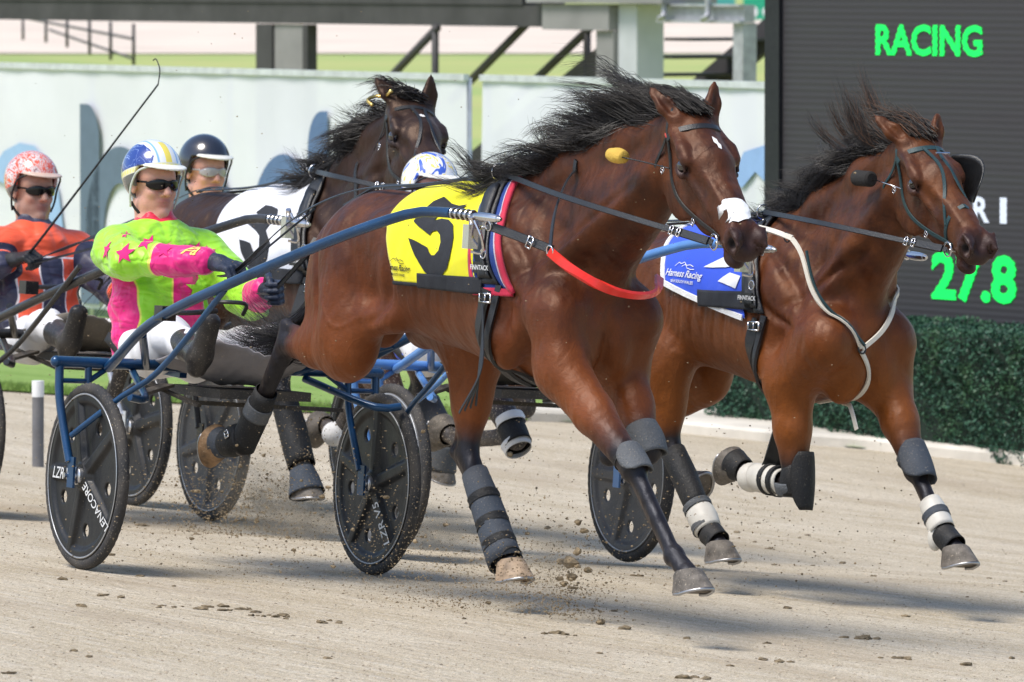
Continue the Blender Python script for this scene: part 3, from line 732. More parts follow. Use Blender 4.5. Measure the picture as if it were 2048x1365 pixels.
def leg_prims(S, kind, J, s, dk=1.):
    """J: joints top->hoof centre. fore: shoulder pt, elbow, knee, fetlock, coronet ; hind: hip, stifle, hock, fetlock, coronet"""
    a, b, c, d, e = [np.array(q, float) for q in J]
    if kind == 'fore':
        S.cap(a, b, .115, .092, .05, fl=(0,1,0), fs=.85); fa = c-b; L = np.linalg.norm(fa); fa /= L
        S.cap(b, b+fa*L*.45, .098, .076, .05, fl=(0,1,0), fs=.85, t0=0, t1=.22); S.cap(b+fa*L*.45, c, .070, .043, .03, t0=.22, t1=.98*dk)
        S.cap(b+fa*.05+np.array((.03,-s*.02,0)), b+fa*L*.62+np.array((.02,-s*.012,0)), .05, .026, .03, t0=0, t1=.2)
        S.cap(b+np.array((-.06,0,.03)), b+fa*L*.4+np.array((-.035,0,0)), .055, .026, .04)
        S.ell(c, (.047,.046,.054), .02, t0=dk); S.ell(c+np.array((-.035,0,.0)), (.022,.022,.03), .015, t0=dk)
        ca = d-c; Lc = np.linalg.norm(ca); ca /= Lc; back = np.cross(ca, (0,1,0.)); back = back/np.linalg.norm(back); back = back if back[0]*1 < 0 or abs(back[0]) < .2 and back[2] > 0 else -back
        S.cap(c+ca*.04, d-ca*.03, .029, .026, .02, t0=dk); S.cap(c+ca*.05+back*.024, d-ca*.02+back*.022, .017, .016, .008, t0=dk)
        r = .036
    else:
        th = b-a; S.cap(a, b, .165, .135, .08, fl=(0,1,0), fs=.66)
        ga = c-b; L = np.linalg.norm(ga); ga /= L
        S.cap(b, b+ga*L*.5, .115, .085, .06, fl=(0,1,0), fs=.72); S.cap(b+ga*L*.45, c-ga*.02, .078, .042, .04, fl=(0,1,0), fs=.8, t0=.0, t1=.8*dk)
        S.ell(b+np.array((.03,-s*.0,-.02)), (.075,.06,.08), .05)
        ca = d-c; Lc = np.linalg.norm(ca); ca /= Lc
        back = -ga-(ga@ca)*-ca; back = ga-ca*(ga@ca); back /= np.linalg.norm(back)+1e-9
        S.cap(c-ca*.015, c+ca*.05, .043, .040, .02, fl=(0,1,0), fs=.8, t0=dk); pt = c+back*.055-ca*.055
        S.cap(c+back*.01, pt, .032, .023, .02, t0=dk); S.cap(pt, b+ga*L*.45+back*.03, .017, .020, .02, t0=.8*dk, t1=.2)     # point of hock, tendon
        S.cap(pt, c+ca*.16+back*.02, .020, .018, .012, t0=dk)
        S.cap(c+ca*.05, d-ca*.03, .033, .028, .02, t0=dk); S.cap(c+ca*.08+back*.022, d-ca*.02+back*.022, .019, .017, .008, t0=dk)
        r = .038
    S.ell(d, (r,r,r*1.05), .015, t0=dk); S.ell(d+back*.022, (.022,.024,.024), .015, t0=dk)
    pa = e-d; S.cap(d, e, .030, .036, .015, t0=dk)

def hoof(parent, cor, ax, toe, m, r=.054, ln=.070, shoe=True):
    """cor coronet centre, ax axis from coronet to sole, toe direction in the sole plane"""
    ax = np.array(ax, float); ax /= np.linalg.norm(ax); toe = np.array(toe, float); toe -= ax*(toe@ax); toe /= np.linalg.norm(toe); sd_ = np.cross(ax, toe)
    V = []; F = []; n = 28; L = [(-.012, .86, -.006), (0, 1., 0), (.25, 1.04, .010), (.6, 1.12, .022), (1., 1.22, .036)]
    for h, k, sh in L:
        for i in range(n):
            a = 2*math.pi*i/n; ct, st_ = math.cos(a), math.sin(a)
            rt = r*k*(1.12 if ct > 0 else .95); hh = ln*h*(1. if ct > 0 else .75+.25*(1+ct)) if h > 0 else h
            V.append(np.array(cor)+ax*hh+toe*(rt*ct+sh*max(0, .35+ct*.65))+sd_*r*k*.96*st_)
    m_ = len(L)
    for j in range(m_-1):
        for i in range(n): F.append((j*n+i, j*n+(i+1) % n, (j+1)*n+(i+1) % n, (j+1)*n+i))
    b = (m_-1)*n; q = len(V)
    for i in range(n): V.append(np.array(V[b+i])*.22+.78*np.mean([V[b+k] for k in range(n)], 0)-ax*.008+np.array((0,0,0)))
    for i in range(n): F.append((b+i, b+(i+1) % n, q+(i+1) % n, q+i))
    F.append(tuple(q+i for i in range(n)))
    bm = bmesh.new(); vs = [bm.verts.new(tuple(v)) for v in V]
    for f in F:
        try: bm.faces.new([vs[i] for i in f])
        except Exception: pass
    bmesh.ops.recalc_face_normals(bm, faces=bm.faces[:]); me = bpy.data.meshes.new("hoof"); bm.to_mesh(me); bm.free()
    o = link("hoof", me, m, parent, smooth=True)
    try: me.set_sharp_from_angle(angle=R_(45))
    except Exception: pass
    if shoe:
        ring = [V[b+i] for i in range(n)]; cc = np.mean(ring, 0); mb = MB(); P = []
        for i in list(range(n//2+5, n))+list(range(0, n//2-4)): P.append(np.array(ring[i])*.93+cc*.07+ax*.004)
        mb.tube(P, .0062, 6, smooth=False); mb.build("shoe", M_SHOE, o, smooth=True)
    return o

def strands(name, roots, tips, m, parent, n=700, clumps=70, spread=.02, wav=.03, r=.0016, lenj=.35, sag=.06, m2=None, frac2=.0, seed=1, rootj=.02):
    rg = np.random.default_rng(seed); RR = resample(roots, 80); TT = resample(tips, 80)
    out = {0: MB(), 1: MB()}; per = max(1, n//clumps); K = 9
    for c in range(clumps):
        u = rg.random(); r0 = RR[int(u*79)]; t0 = TT[int(u*79)]; fl = t0-r0; L = np.linalg.norm(fl)
        t0 = r0+fl*rg.uniform(1-lenj, 1+lenj*.6)+rg.normal(0, .035, 3)*L/.4
        ph = rg.uniform(0, 6.28, 2); am = wav*rg.uniform(.3, 1.2); pr = rg.normal(size=3); pr /= np.linalg.norm(pr)
        for k in range(per):
            a = r0+rg.normal(0, rootj, 3)*np.array((1, .4, .6)); b = t0+rg.normal(0, spread, 3)+(t0-a)*rg.uniform(-.32, .03)
            am2 = am*rg.uniform(.7, 1.3); ph2 = ph+rg.normal(0, .25, 2); t = np.linspace(0, 1, K)[:, None]
            P = a+(b-a)*t+np.array((0,0,1.))*sag*4*t*(1-t)*L*1.4+pr*am2*np.sin(ph2[0]+t*4.2)*t+np.cross(pr, fl/L)*am2*.7*np.sin(ph2[1]+t*6.)*t**1.5
            q = 1 if rg.random() < frac2 else 0
            _strand(out[q], P, r*rg.uniform(.7, 1.3))
    V = out[0]; o = link(name, mesh(name, V.V, V.F), m, parent, smooth=True)
    if out[1].V: link(name+"_tips", mesh(name, out[1].V, out[1].F), m2, o, smooth=True)
    return o
def _strand(mb, P, r):
    T = np.gradient(P, axis=0); T /= np.linalg.norm(T, axis=1)[:, None]+1e-9; a = np.cross(T, (.3,.2,.93)); a /= np.linalg.norm(a, axis=1)[:, None]+1e-9; b = np.cross(T, a); K = len(P)
    V = []; F = []
    for i in range(K):
        w_ = r*(1-(i/(K-1))**2.2)+.00012
        for q in range(3): V.append(P[i]+w_*(math.cos(2.094*q)*a[i]+math.sin(2.094*q)*b[i]))
    for i in range(K-1):
        for q in range(3): F.append((i*3+q, i*3+(q+1) % 3, (i+1)*3+(q+1) % 3, (i+1)*3+q))
    mb.add(V, F)

class Horse: pass
def build_horse(M, label, m_coat, torso=(0,0,0), head=None, legs=None, neck=None, h=.010, dk=1., mouth=0., bright_head=False):
    S = Sdf(); T = np.array(torso, float); t = lambda *a: np.array(a, float)+T
    # barrel, back, loin, croup, belly
    S.cap(t(1.42,0,1.215), t(2.02,0,1.175), .255, .312, .10, fl=(0,1,0), fs=.83)
    S.cap(t(1.10,0,1.26), t(1.50,0,1.24), .205, .235, .10, fl=(0,1,0), fs=.90)
    S.ell(t(1.0,0,1.225), (.30,.205,.215), .10); S.cap(t(.72,0,1.33), t(.95,0,1.35), .075, .12, .08)
    S.cap(t(1.55,0,1.42), t(1.90,0,1.44), .075, .090, .09); S.cap(t(1.05,0,1.40), t(1.55,0,1.42), .055, .055, .07)
    for s in (1, -1):
        S.ell(t(1.20,.15*s,1.33), (.070,.045,.06), .07)                                    # point of hip
        S.ell(t(.83,.115*s,1.10), (.13,.095,.20), .08)                                     # buttock
        S.cap(t(1.92,.095*s,1.42), t(2.33,.150*s,1.12), .078, .098, .045)                    # shoulder blade
        S.cap(t(1.98,.150*s,1.32), t(2.10,.178*s,1.00), .076, .092, .035)                    # triceps
        S.ell(t(2.37,.128*s,1.10), (.095,.082,.13), .03); S.ell(t(2.385,.070*s,.985), (.11,.066,.13), .012); S.cap(t(1.0,.15*s,1.22), t(1.02,.175*s,.98), .078, .07, .03); S.cap(t(2.26,.17*s,1.08), t(2.14,.185*s,.93), .058, .05, .025)   # chest muscles
        S.cap(t(1.35,.17*s,1.02), t(1.10,.16*s,1.00), .050, .06, .07)                      # flank fold
    S.cap(t(2.08,0,1.16), t(2.31,0,1.12), .235, .165, .09, fl=(0,1,0), fs=.9); S.cap(t(2.05,0,.98), t(2.30,0,.985), .12, .095, .08)
    # neck
    o, yaw, pitch, roll, hs = head; Rm = rotm(yaw, pitch, roll); xf = (np.array(o, float), Rm, hs)
    poll = np.array(o)+(-.005*Rm[0]-.035*Rm[2])*hs; thr = np.array(o)+(.10*Rm[0]-.125*Rm[2])*hs
    n0 = t(2.10,0,1.30); nb = t(2.26,0,1.16)
    mid = (n0*.52+thr*.48); crest0 = t(1.90,0,1.45)
    S.cap(n0, mid, .215, .140, .10, fl=(0,1,0), fs=.66); S.cap(mid, thr*.85+poll*.15, .135, .088, .08, fl=(0,1,0), fs=.78)
    cr = [crest0+(poll-crest0)*u+np.array((-.01, 0, .012*math.sin(math.pi*u)+ (neck or 0)*math.sin(math.pi*u))) for u in (0,.33,.66,1)]
    for a, b, ra, rb in zip(cr[:-1], cr[1:], (.075,.060,.050), (.060,.050,.050)): S.cap(a, b, ra, rb, .09)
    S.cap(nb, nb*.35+thr*.65, .105, .058, .08, fl=(0,1,0), fs=.9)                          # windpipe line
    for s in (1, -1): S.cap(t(2.30,.13*s,1.24), thr+np.array((-.07,.045*s,.0)), .060, .034, .045)
    head_prims(S, xf, mouth)
    H = Horse(); H.xf = xf; H.T = T
    return S, H, xf, Rm, cr, poll, thr

GROOVES = [([(1.96,1.47),(2.18,1.33),(2.33,1.18)], .011, .022), ([(2.00,1.42),(2.05,1.22),(2.08,1.02)], .012, .020), ([(2.28,1.13),(2.16,1.17),(2.05,1.25)], .010, .016), ([(2.0,1.02),(2.10,.92)], .010, .018),
    ([(1.32,1.33),(1.37,1.17),(1.30,1.03),(1.2,.99)], .014, .030), ([(.86,1.34),(.90,1.12),(.93,.95)], .010, .018), ([(1.06,1.38),(1.12,1.22),(1.14,1.06)], .007, .020), ([(2.22,1.22),(2.50,1.42),(2.72,1.56)], .012, .020), ([(2.08,1.48),(2.42,1.60),(2.70,1.72)], .006, .020),
    ([(2.16,.94),(1.85,.915),(1.6,.94),(1.45,1.0)], -.0035, .006), ([(2.30,1.28),(2.22,1.12),(2.24,.98)], -.0030, .006), ([(.95,1.10),(1.08,.98),(1.2,1.02)], -.003, .006)]+[([(x,1.33),(x-.03,1.16),(x-.09,1.02)], .0030, .011) for x in (1.46,1.54,1.62,1.70,1.78,1.86)]
def carve(V, F, T, lines, ymin=.07):
    n = len(V); N_ = np.zeros((n, 3)); a = V[F[:,1]]-V[F[:,0]]; b = V[F[:,3]]-V[F[:,0]]; fn = np.cross(a, b)
    for i in range(4):
        for k in range(3): N_[:, k] += np.bincount(F[:, i], fn[:, k], n)
    N_ /= np.linalg.norm(N_, axis=1)[:, None]+1e-12; D = np.zeros(n); side = np.clip((np.abs(V[:, 1])-ymin)/.03, 0, 1)*np.clip((np.abs(N_[:, 1])-.15)/.3, 0, 1)
    for pts, dep, w_ in lines:
        P = resample([(x+T[0], 0, z+T[2]) for x, z in pts], 24); d = np.full(n, 9.); u = np.zeros(n)
        for i in range(len(P)-1):
            A = P[i, [0,2]]; B = P[i+1, [0,2]]; ab = B-A; q = V[:, [0,2]]-A; h = np.clip((q@ab)/(ab@ab), 0, 1); dd = np.linalg.norm(q-h[:, None]*ab, axis=1); m = dd < d; d[m] = dd[m]; u[m] = ((i+h)/(len(P)-1))[m]
        D += dep*np.exp(-(d/w_)**2)*np.clip(np.sin(math.pi*np.clip(u, .06, .94)), 0, 1)**.5*side
    return V-N_*D[:, None]*1.55
def finish_horse(S, H, M, label, m_coat, legs, ears, h, cat="horse", group="racing harness horses", hoofm=None, points=None):
    for s_, (base, tip, face) in zip((-1, 1), ears): ear_prims(S, H.xf, base, tip, s_, face)
    for kind, s_, J in legs: leg_prims(S, kind, J, s_)
    me, V, F = S.mesh("horse", h, post=lambda V, F: carve(V, F, H.T, GROOVES))
    dk = S.tags(V)
    # muzzle and ear tips go dark too
    o, Rm, hs = H.xf; q = (V-o)@Rm.T/hs; near = np.exp(-np.maximum(0, np.abs(q[:, 1])-.12)/.01)
    mz = np.clip((q[:, 0]-.47)/.08, 0, 1)*np.clip(1.2-(q[:,2]+.02)/.05,0,1)*(q[:, 0] < .75)*1.*(np.abs(q[:, 1]) < .12)*(np.abs(q[:, 2]+.08) < .14); ey = np.exp(-(((q[:, 0]-.21)/.045)**2+((np.abs(q[:, 1])-.1)/.03)**2+((q[:, 2]+.042)/.035)**2))
    no = np.exp(-(((q[:, 0]-.565)/.028)**2+((np.abs(q[:, 1])-.050)/.026)**2+((q[:, 2]+.056)/.026)**2)); dk = np.maximum(dk, np.maximum(np.maximum(mz*.62, ey*.75), no*1.3)); ear = (np.abs(q[:, 1]) > .03)*np.clip((q[:, 2]-.12)/.04, 0, 1)*(q[:, 0] < .1)*(np.abs(q[:,0]) < .3)*(np.abs(q[:,1]) < .2); dk = np.maximum(dk, ear*.8)  # nostril term darkens the coat colour to stand for shade inside the hollow
    cst = V[:, 2]; set_attr(me, "dark", dk)
    ob = link("horse", me, m_coat, None, smooth=True); ob.matrix_world = M; tag(ob, label, cat, group)
    H.ob = ob; H.V = V; H.F = F; H.bvh = bvh_of(V, F); H.M = M
    for s_ in (-1, 1):
        mb = MB(); c_ = o+hs*(np.array((.203,.0880*s_,-.040))@Rm); mb.ball(c_, .0215*hs, 18); mb.build("eye", M_EYE, ob, smooth=True)
    hm = hoofm or [M_HOOFD]*4
    H.hoofs = []
    for (kind, s_, J), hmm, tp in zip(legs, hm, points): H.hoofs.append(hoof(ob, J[4], tp[0], tp[1], hmm))
    return H
def hp(H, x, y, z): o, Rm, hs = H.xf; return o+hs*(np.array((x, y, z), float)@Rm)
def pad(H, name, a, b, ra, rb, m, a0=-60, a1=150, parent=None, bulge=.004, n=18, k=12):
    """a shaped guard on part of a limb: angle 0 faces forward, 90 the right side"""
    a = np.array(a, float); b = np.array(b, float); T = (b-a)/np.linalg.norm(b-a); u = np.cross(T, (0,1,.1)); u /= np.linalg.norm(u); v = np.cross(T, u); V = []; F = []
    for i in range(k+1):
        t = i/k; sh = 1-.45*abs(2*t-1)**3; c_ = (a0+a1)/2; hw = (a1-a0)/2*sh
        for j in range(n+1):
            an = R_(c_-hw+2*hw*j/n); q = ra+(rb-ra)*t+bulge*math.sin(math.pi*t); V.append(a+(b-a)*t+q*(math.cos(an)*u*1.06+math.sin(an)*v))
    for i in range(k):
        for j in range(n): F.append((i*(n+1)+j, i*(n+1)+j+1, (i+1)*(n+1)+j+1, (i+1)*(n+1)+j))
    o = link(name, mesh(name, V, F), m, parent or H.ob); s_ = o.modifiers.new("s", 'SOLIDIFY'); s_.thickness = .007; s_.offset = 0; return o
def boot(H, name, a, b, ra, rb, m, seg=(0., 1.), bulge=0., flare=0., rot=0, parent=None, n=20, th=.006):
    """a shell wrapped round part of a limb"""
    a = np.array(a, float); b = np.array(b, float); d = b-a; ts = np.linspace(seg[0], seg[1], 9); P = [a+d*t for t in ts]
    mb = MB(); r = [ra+(rb-ra)*(t-ts[0])/(ts[-1]-ts[0])+bulge*math.sin(math.pi*(t-ts[0])/(ts[-1]-ts[0]))+flare*max(0, (t-ts[0])/(ts[-1]-ts[0])-.75)*4 for t in ts]
    rr = [r[0]-.004]+r+[r[-1]-.004]; P = [P[0]]+P+[P[-1]]
    T = d/np.linalg.norm(d); u = np.cross(T, (0,1,.1)); u /= np.linalg.norm(u); v = np.cross(T, u); V = []; F = []
    P[0] = P[0]+T*.002; P[-1] = P[-1]-T*.002
    for i, (p, q) in enumerate(zip(P, rr)):
        for k in range(n):
            an = 2*math.pi*k/n; V.append(p+q*(math.cos(an)*u*1.05+math.sin(an)*v*.97)*(1+.02*math.sin(3*an+i)))
    for i in range(len(P)-1):
        for k in range(n): F.append((i*n+k, i*n+(k+1) % n, (i+1)*n+(k+1) % n, (i+1)*n+k))
    mb.add(V, F); return mb.build(name, m, parent or H.ob, smooth=True)
# ================================================================== SULKIES
M_TYRE = mat("tyre rubber", (.032,.032,.034), .8, bump=.3, bscale=90, dirt=.45); M_DISC = mat("black wheel disc", (.008,.009,.011), .52, bump=.12, bscale=60, var=.3, coat=.1, dirt=.06)
M_DISCG = mat("dusty grey wheel disc", (.085,.088,.095), .5, bump=.15, dirt=.45); M_RIM = mat("rim line", (.45,.46,.48), .35, .6); M_HUB = mat("machined hub", (.55,.55,.56), .3, .95); M_INK = mat("white transfer", (.72,.73,.74), .5)
M_BLUE = mat("metallic blue tube", (.006,.050,.135), .34, .3, coat=.4, var=.25, vscale=5, dirt=.06); M_LBLUE = mat("pale blue tube", (.10,.25,.56), .36, .15, coat=.4, dirt=.05); M_BLK2 = mat("black tube", (.020,.021,.024), .36, .2, coat=.3, dirt=.25)
M_CHR = mat("chrome spring", (.62,.62,.63), .2, 1.); M_MUD = mat("muddy black plastic", (.045,.040,.036), .6, bump=.4, dirt=.6); M_MUDC = mat("dusty grey cover", (.20,.18,.155), .85, bump=.35, bscale=40, dirt=.5); M_MUDG = mat("pale dusty cover", (.28,.27,.29), .8, bump=.3, bscale=30, dirt=.4)
M_ALU = mat("cast aluminium", (.66,.68,.72), .35, .8)
def wheel_mesh(ns=5):
    Rw = .313
    def th(r, a):
        k = np.cos(ns*(a-math.pi/2)); sp = np.clip((k-.93+.25*np.clip(.12-r, 0, .1)/.1)/.06, 0, 1)
        w_ = np.abs(np.mod(a-math.pi/2+math.pi/ns, 2*math.pi/ns)-math.pi/ns)*r            # distance from the spoke's centre line
        spk = np.clip((.036-.30*np.maximum(0, r-.20)*.12-w_)/.020, 0, 1); spk = spk*spk*(3-2*spk)
        hubz = np.clip((.075-r)/.03, 0, 1); rim = np.clip((r-.262)/.022, 0, 1); rim = rim*rim*(3-2*rim)
        rise = .020*spk*(1-np.clip((r-.06)/.30, 0, 1)*.35)
        return .007+np.maximum(np.maximum(rise, hubz*.026), rim*.013)
    def f(P):
        r = np.hypot(P[..., 0], P[..., 2]); a = np.arctan2(P[..., 2], P[..., 0]); d = (np.abs(P[..., 1])-th(r, a))*.8
        d = np.maximum(d, r-Rw)
        for i in range(ns):
            an = math.pi/2+(i+.5)*2*math.pi/ns-.18; c = (math.cos(an)*.205, math.sin(an)*.205)
            d = np.maximum(d, .024-np.hypot(P[..., 0]-c[0], P[..., 2]-c[1]))
        return d
    S = Sdf().fn(f, (-.315, -.035, -.315), (.315, .035, .315), k=.001); me, V, F = S.mesh("wheel_disc", .0042, pad=.01, relax=1)
    return me
WHEEL_ME = wheel_mesh()
def tyre_mesh():
    n = 120; pr = []
    for k in range(14):
        a = 2*math.pi*k/14; pr.append((.327+.023*math.cos(a), .021*math.sin(a)))
    V = []; F = []
    for i in range(n):
        b = 2*math.pi*i/n
        for k, (r, y) in enumerate(pr):
            tr = .0016*(((i+k) % 2)*2-1) if r > .335 else 0; V.append(((r+tr)*math.cos(b), y, (r+tr)*math.sin(b)))
    for i in range(n):
        for k in range(14): F.append((i*14+k, ((i+1) % n)*14+k, ((i+1) % n)*14+(k+1) % 14, i*14+(k+1) % 14))
    return mesh("tyre", V, F)
TYRE_ME = tyre_mesh()
def shared(name, me, m, parent):
    o = bpy.data.objects.new(name, me); COL.objects.link(o); o.parent = parent
    if not me.materials: me.materials.append(m); me.polygons.foreach_set("use_smooth", [True]*len(me.polygons))
    o.material_slots[0].link = 'OBJECT'; o.material_slots[0].material = m; return o
def wheel(root, y, spin=0., disc=None, yaw=-5., txt=True, side=-1, txt2=None):
    w_ = empty("wheel", parent=root); w_.location = (0, y, .35); w_.rotation_euler = (0, 0, R_(yaw))
    d = shared("disc", WHEEL_ME, disc or M_DISC, w_); d.rotation_euler = (0, spin, 0)
    t = shared("tyre", TYRE_ME, M_TYRE, w_); t.rotation_euler = (0, spin, 0)
    mb = MB()
    for s in (1, -1): mb.lathe([(.303, s*.0215), (.307, s*.0235), (.311, s*.0215), (.307, s*.0195)], n=72, close=True)
    mb.build("rim_line", M_RIM, w_, smooth=True)
    MB().lathe([(.0, -.062), (.012, -.062), (.012, -.05), (.030, -.048), (.034, -.044), (.034, -.030), (.026, -.028), (.026, .028), (.034, .030), (.034, .044), (.012, .05), (.012, .062), (.0, .062)], n=28).build("hub", M_HUB, w_, smooth='auto')
    if txt:
        for (s_, ang, sz, r0, flip) in txt:
            V, F = text2d(s_, sz, 0, .008*sz, 'CENTER', shear=.3 if not flip else 0); q = R_(ang-180); out = []
            for x, yv, _ in V:
                yv -= .33*sz
                if flip: x, yv = -x, -yv
                X, Z = -r0+x, yv; rr = math.hypot(X, Z); out.append((X*math.cos(q)-Z*math.sin(q), side*(.0305-.0075*max(0, (rr-.06)/.25)), X*math.sin(q)+Z*math.cos(q)))
            link("transfer", mesh("tr", out, F), M_INK, w_, smooth=False)
    return w_
def sulky(M, label, m, hw=.64, shaft=None, disc=None, spin=(0., .3), light=False, cover=M_MUDC, seat_x=-.50, txt=(None, None), alu=False, single=False):
    r = empty("sulky", M); tag(r, label, "sulky", "racing sulkies")
    sh = shaft or [(-.13,.50,.755), (.35,.585,.955), (.95,.585,1.135), (1.50,.50,1.315), (1.80,.43,1.405), (1.90,.40,1.42), (2.03,.385,1.421)]
    fr = MB(); zt = .770
    fr.tube([(-.15, -.715, zt), (-.15, .715, zt)], .0215, 16, smooth=False)
    for s in (-1, 1):
        fr.ball((-.15, .715*s, zt), .0225, 12)
        fo = MB()
        for yy, nm in ((hw+.062, 'o'), (hw-.062, 'i')):
            yt = .70 if nm == 'o' else .575
            fo.tube([(-.15, yt*s, zt-.01), (-.13, (yt*.6+yy*.4)*s, .62), (-.03, yy*s, .40)], .0165 if nm == 'o' else .014, 12)
            fo.box((-.035, yy*s-.0045, .305), (.010, yy*s+.0045, .42))
        fo.tube([(-.145, .70*s, .70), (-.145, .575*s, .70)], .010, 8); fo.tube([(-.145, .575*s, .70), (-.15, .47*s, .765)], .011, 8)
        fo.build("fork", M_ALU if alu else m, r, smooth='auto')
        MB().tube([(-.045, (hw+.075)*s, .35), (-.045, (hw+.03)*s, .35)], .010, 10).build("axle_bolt", M_HUB, r, smooth='auto')
        sf = MB(); P = [(x, y*s, z) for x, y, z in sh]; sf.tube(P, [.0195]*6+[.0185], 16); so = sf.build("shaft", m, r, smooth='auto')
        tip = np.array(P[-1]); pv = tip-np.array(P[-2]); pv /= np.linalg.norm(pv); pv = np.array((pv[0], pv[1], -.04)); sp = MB()
        sp.tube([tip, tip+pv*.26], .0125, 12)
        for k in range(5): c_ = tip+pv*(.012+.027*k); rings(sp, c_, pv, .0165, .0052, 14)
        sp.tube([tip+pv*.16, tip+pv*.215, tip+pv*.25, tip+pv*.275], [.017, .017, .014, .006], 14, smooth=False); sp.build("spring_tip", M_CHR, so, smooth='auto')
        st = MB(); st.tube([(-.02, (hw+.065)*s, .50), (.21, (hw)*s, .655), (.43, .60*s, .775), (.84, .585*s, 1.09)], .0115, 10)
        st.build("stay", m, r, smooth='auto')
        st = MB(); st.tube([(-.14, .33*s, .765), (.20, .55*s, .895)], .016, 10); st.tube([(-.15, .38*s, .74), (.16, .50*s, .655), (.21, hw*s*.93, .66)], .015, 10); st.build("brace", m, r, smooth='auto')
        # stirrup and its bracket
        bk = MB(); x0 = .40
        bk.tube([(x0, .56*s, .985), (x0+.02, .47*s, .99), (x0+.01, .36*s, 1.0)], .010, 8); bk.tube([(x0-.03, .36*s, 1.03), (x0+.03, .33*s, 1.035), (x0+.05, .26*s, 1.03), (x0+.0, .24*s, .99)], .008, 8)
        bk.box((x0-.03, .575*s-.03, .955), (x0+.03, .575*s+.03, 1.01)); bk.build("stirrup", M_BLK2, r, smooth='auto')
    fr.build("crossbar", m, r, smooth='auto')
    # seat and pan
    se = MB(); V = []; F = []
    for i in range(13):
        u = i/12; x = seat_x-.20+.36*u
        for j in range(13):
            v = -1+j/6; V.append((x, .20*v*(1-.15*u), .755+.09*max(0, .3-u)**1*2.2+.025*v*v-.01*u))
    for i in range(12):
        for j in range(12): F.append((i*13+j, i*13+j+1, (i+1)*13+j+1, (i+1)*13+j))
    se.add(V, F); o = se.build("seat", mat("black vinyl", (.02,.02,.022), .5, bump=.2), r, smooth=True); sm = o.modifiers.new("s", 'SOLIDIFY'); sm.thickness = .04; sm.offset = -1
    MB().bar((-.15, .16, .735), (seat_x-.1, .13, .755), .03, .02).bar((-.15, -.16, .735), (seat_x-.1, -.13, .755), .03, .02).build("seat_rail", m, r)
    MB().box((-.20, -.20, .665), (.20, .20, .70)).bar((-.05, -.28, .70), (.1, -.52, .66), .05, .012).bar((-.15, -.36, .72), (.05, -.20, .63), .045, .012).bar((.0,-.2,.64), (.02, .45, .63), .03, .016).build("under_bracket", M_MUD, r)
    # sagging mud cover between crossbar and shafts
    V = []; F = []; nu, nv = 16, 22
    for i in range(nu+1):
        u = i/nu; x = -.10+.34*u
        for j in range(nv+1):
            v = -1+2*j/nv; yy = (.315-.07*u*u)*v; V.append((x+.05*(1-v*v), yy, .790+.10*u-.13*(1-v*v)*(.55+.45*math.sin(math.pi*u))*(1-.25*u)+.006*math.sin(9*v+7*u)+.004*math.sin(31*v)))
    for i in range(nu):
        for j in range(nv): F.append((i*(nv+1)+j, i*(nv+1)+j+1, (i+1)*(nv+1)+j+1, (i+1)*(nv+1)+j))
    o = link("mud_cover", mesh("mud_cover", V, F), cover, r); sm = o.modifiers.new("s", 'SOLIDIFY'); sm.thickness = .006
    wheel(r, -hw, spin[0], disc, txt=txt[0]); wheel(r, hw, spin[1], disc, txt=txt[1])
    return r
# ================================================================== DRIVERS
M_SKIN = None
def skin(name, c1, c2):
    N = NT(name); n = N.noise(14, 4, .6); f = N.noise(130, 3)
    lip = N.attr("lip"); c = N.mix(N.ramp(n, .35, .7), c1, c2); c = N.mix(N.ramp(f, .55, .75, 0, .25), c, tuple(x*.6 for x in c1)); c = N.mix(N.math('MULTIPLY', lip, .8), c, (.36,.10,.085)); st = N.attr("stub"); c = N.mix(N.math('MULTIPLY', st, .4), c, (.16,.12,.10))
    N.set(Base_Color=c, Roughness=.5, Subsurface_Weight=.05, Subsurface_Radius=(.012,.005,.003)); N.bump(f, .12, .003); return N.m
def face_prims(S, xf):
    c = lambda a, b, ra, rb, k=.015, **q: S.cap(a, b, ra, rb, k, xf=xf, **q)
    e = lambda a, r, k=.015, **q: S.ell(a, r, k, xf=xf, **q)
    e((-.012,0,.030), (.098,.078,.095), .02); c((.03,0,.02), (.045,0,-.075), .062, .042, .03, fl=(0,1,0), fs=.98); e((.028,0,-.062), (.066,.062,.052), .025)
    for s in (1,-1): e((.060,.038*s,-.030), (.030,.024,.026), .014); e((.02,.052*s,-.075), (.035,.018,.026), .02); e((-.005,.079*s,-.008), (.020,.009,.033), .006, t0=0); e((.076,.026*s,.026), (.018,.024,.010), .012)
    c((.088,0,.010), (.116,0,-.030), .0105, .0150, .010); e((.098,.012*1,-.035), (.012,.010,.009), .006); e((.098,-.012,-.035), (.012,.010,.009), .006)
    e((.089,0,-.0605), (.013,.025,.0065), .006, t0=1.); e((.087,0,-.0735), (.013,.021,.0075), .006, t0=1.); e((.082,0,-.102), (.020,.022,.018), .015)
    c((.108,-.024,-.067), (.108,.024,-.067), .0052, .0052, .003, sub=True)
    for s in (1,-1): e((.100,.031*s,.004), (.016,.018,.011), .01, sub=True); e((.078,.031*s,.002), (.0135,.0135,.0125), .004); e((.112,.007*s,-.040), (.005,.004,.003), .003, sub=True)
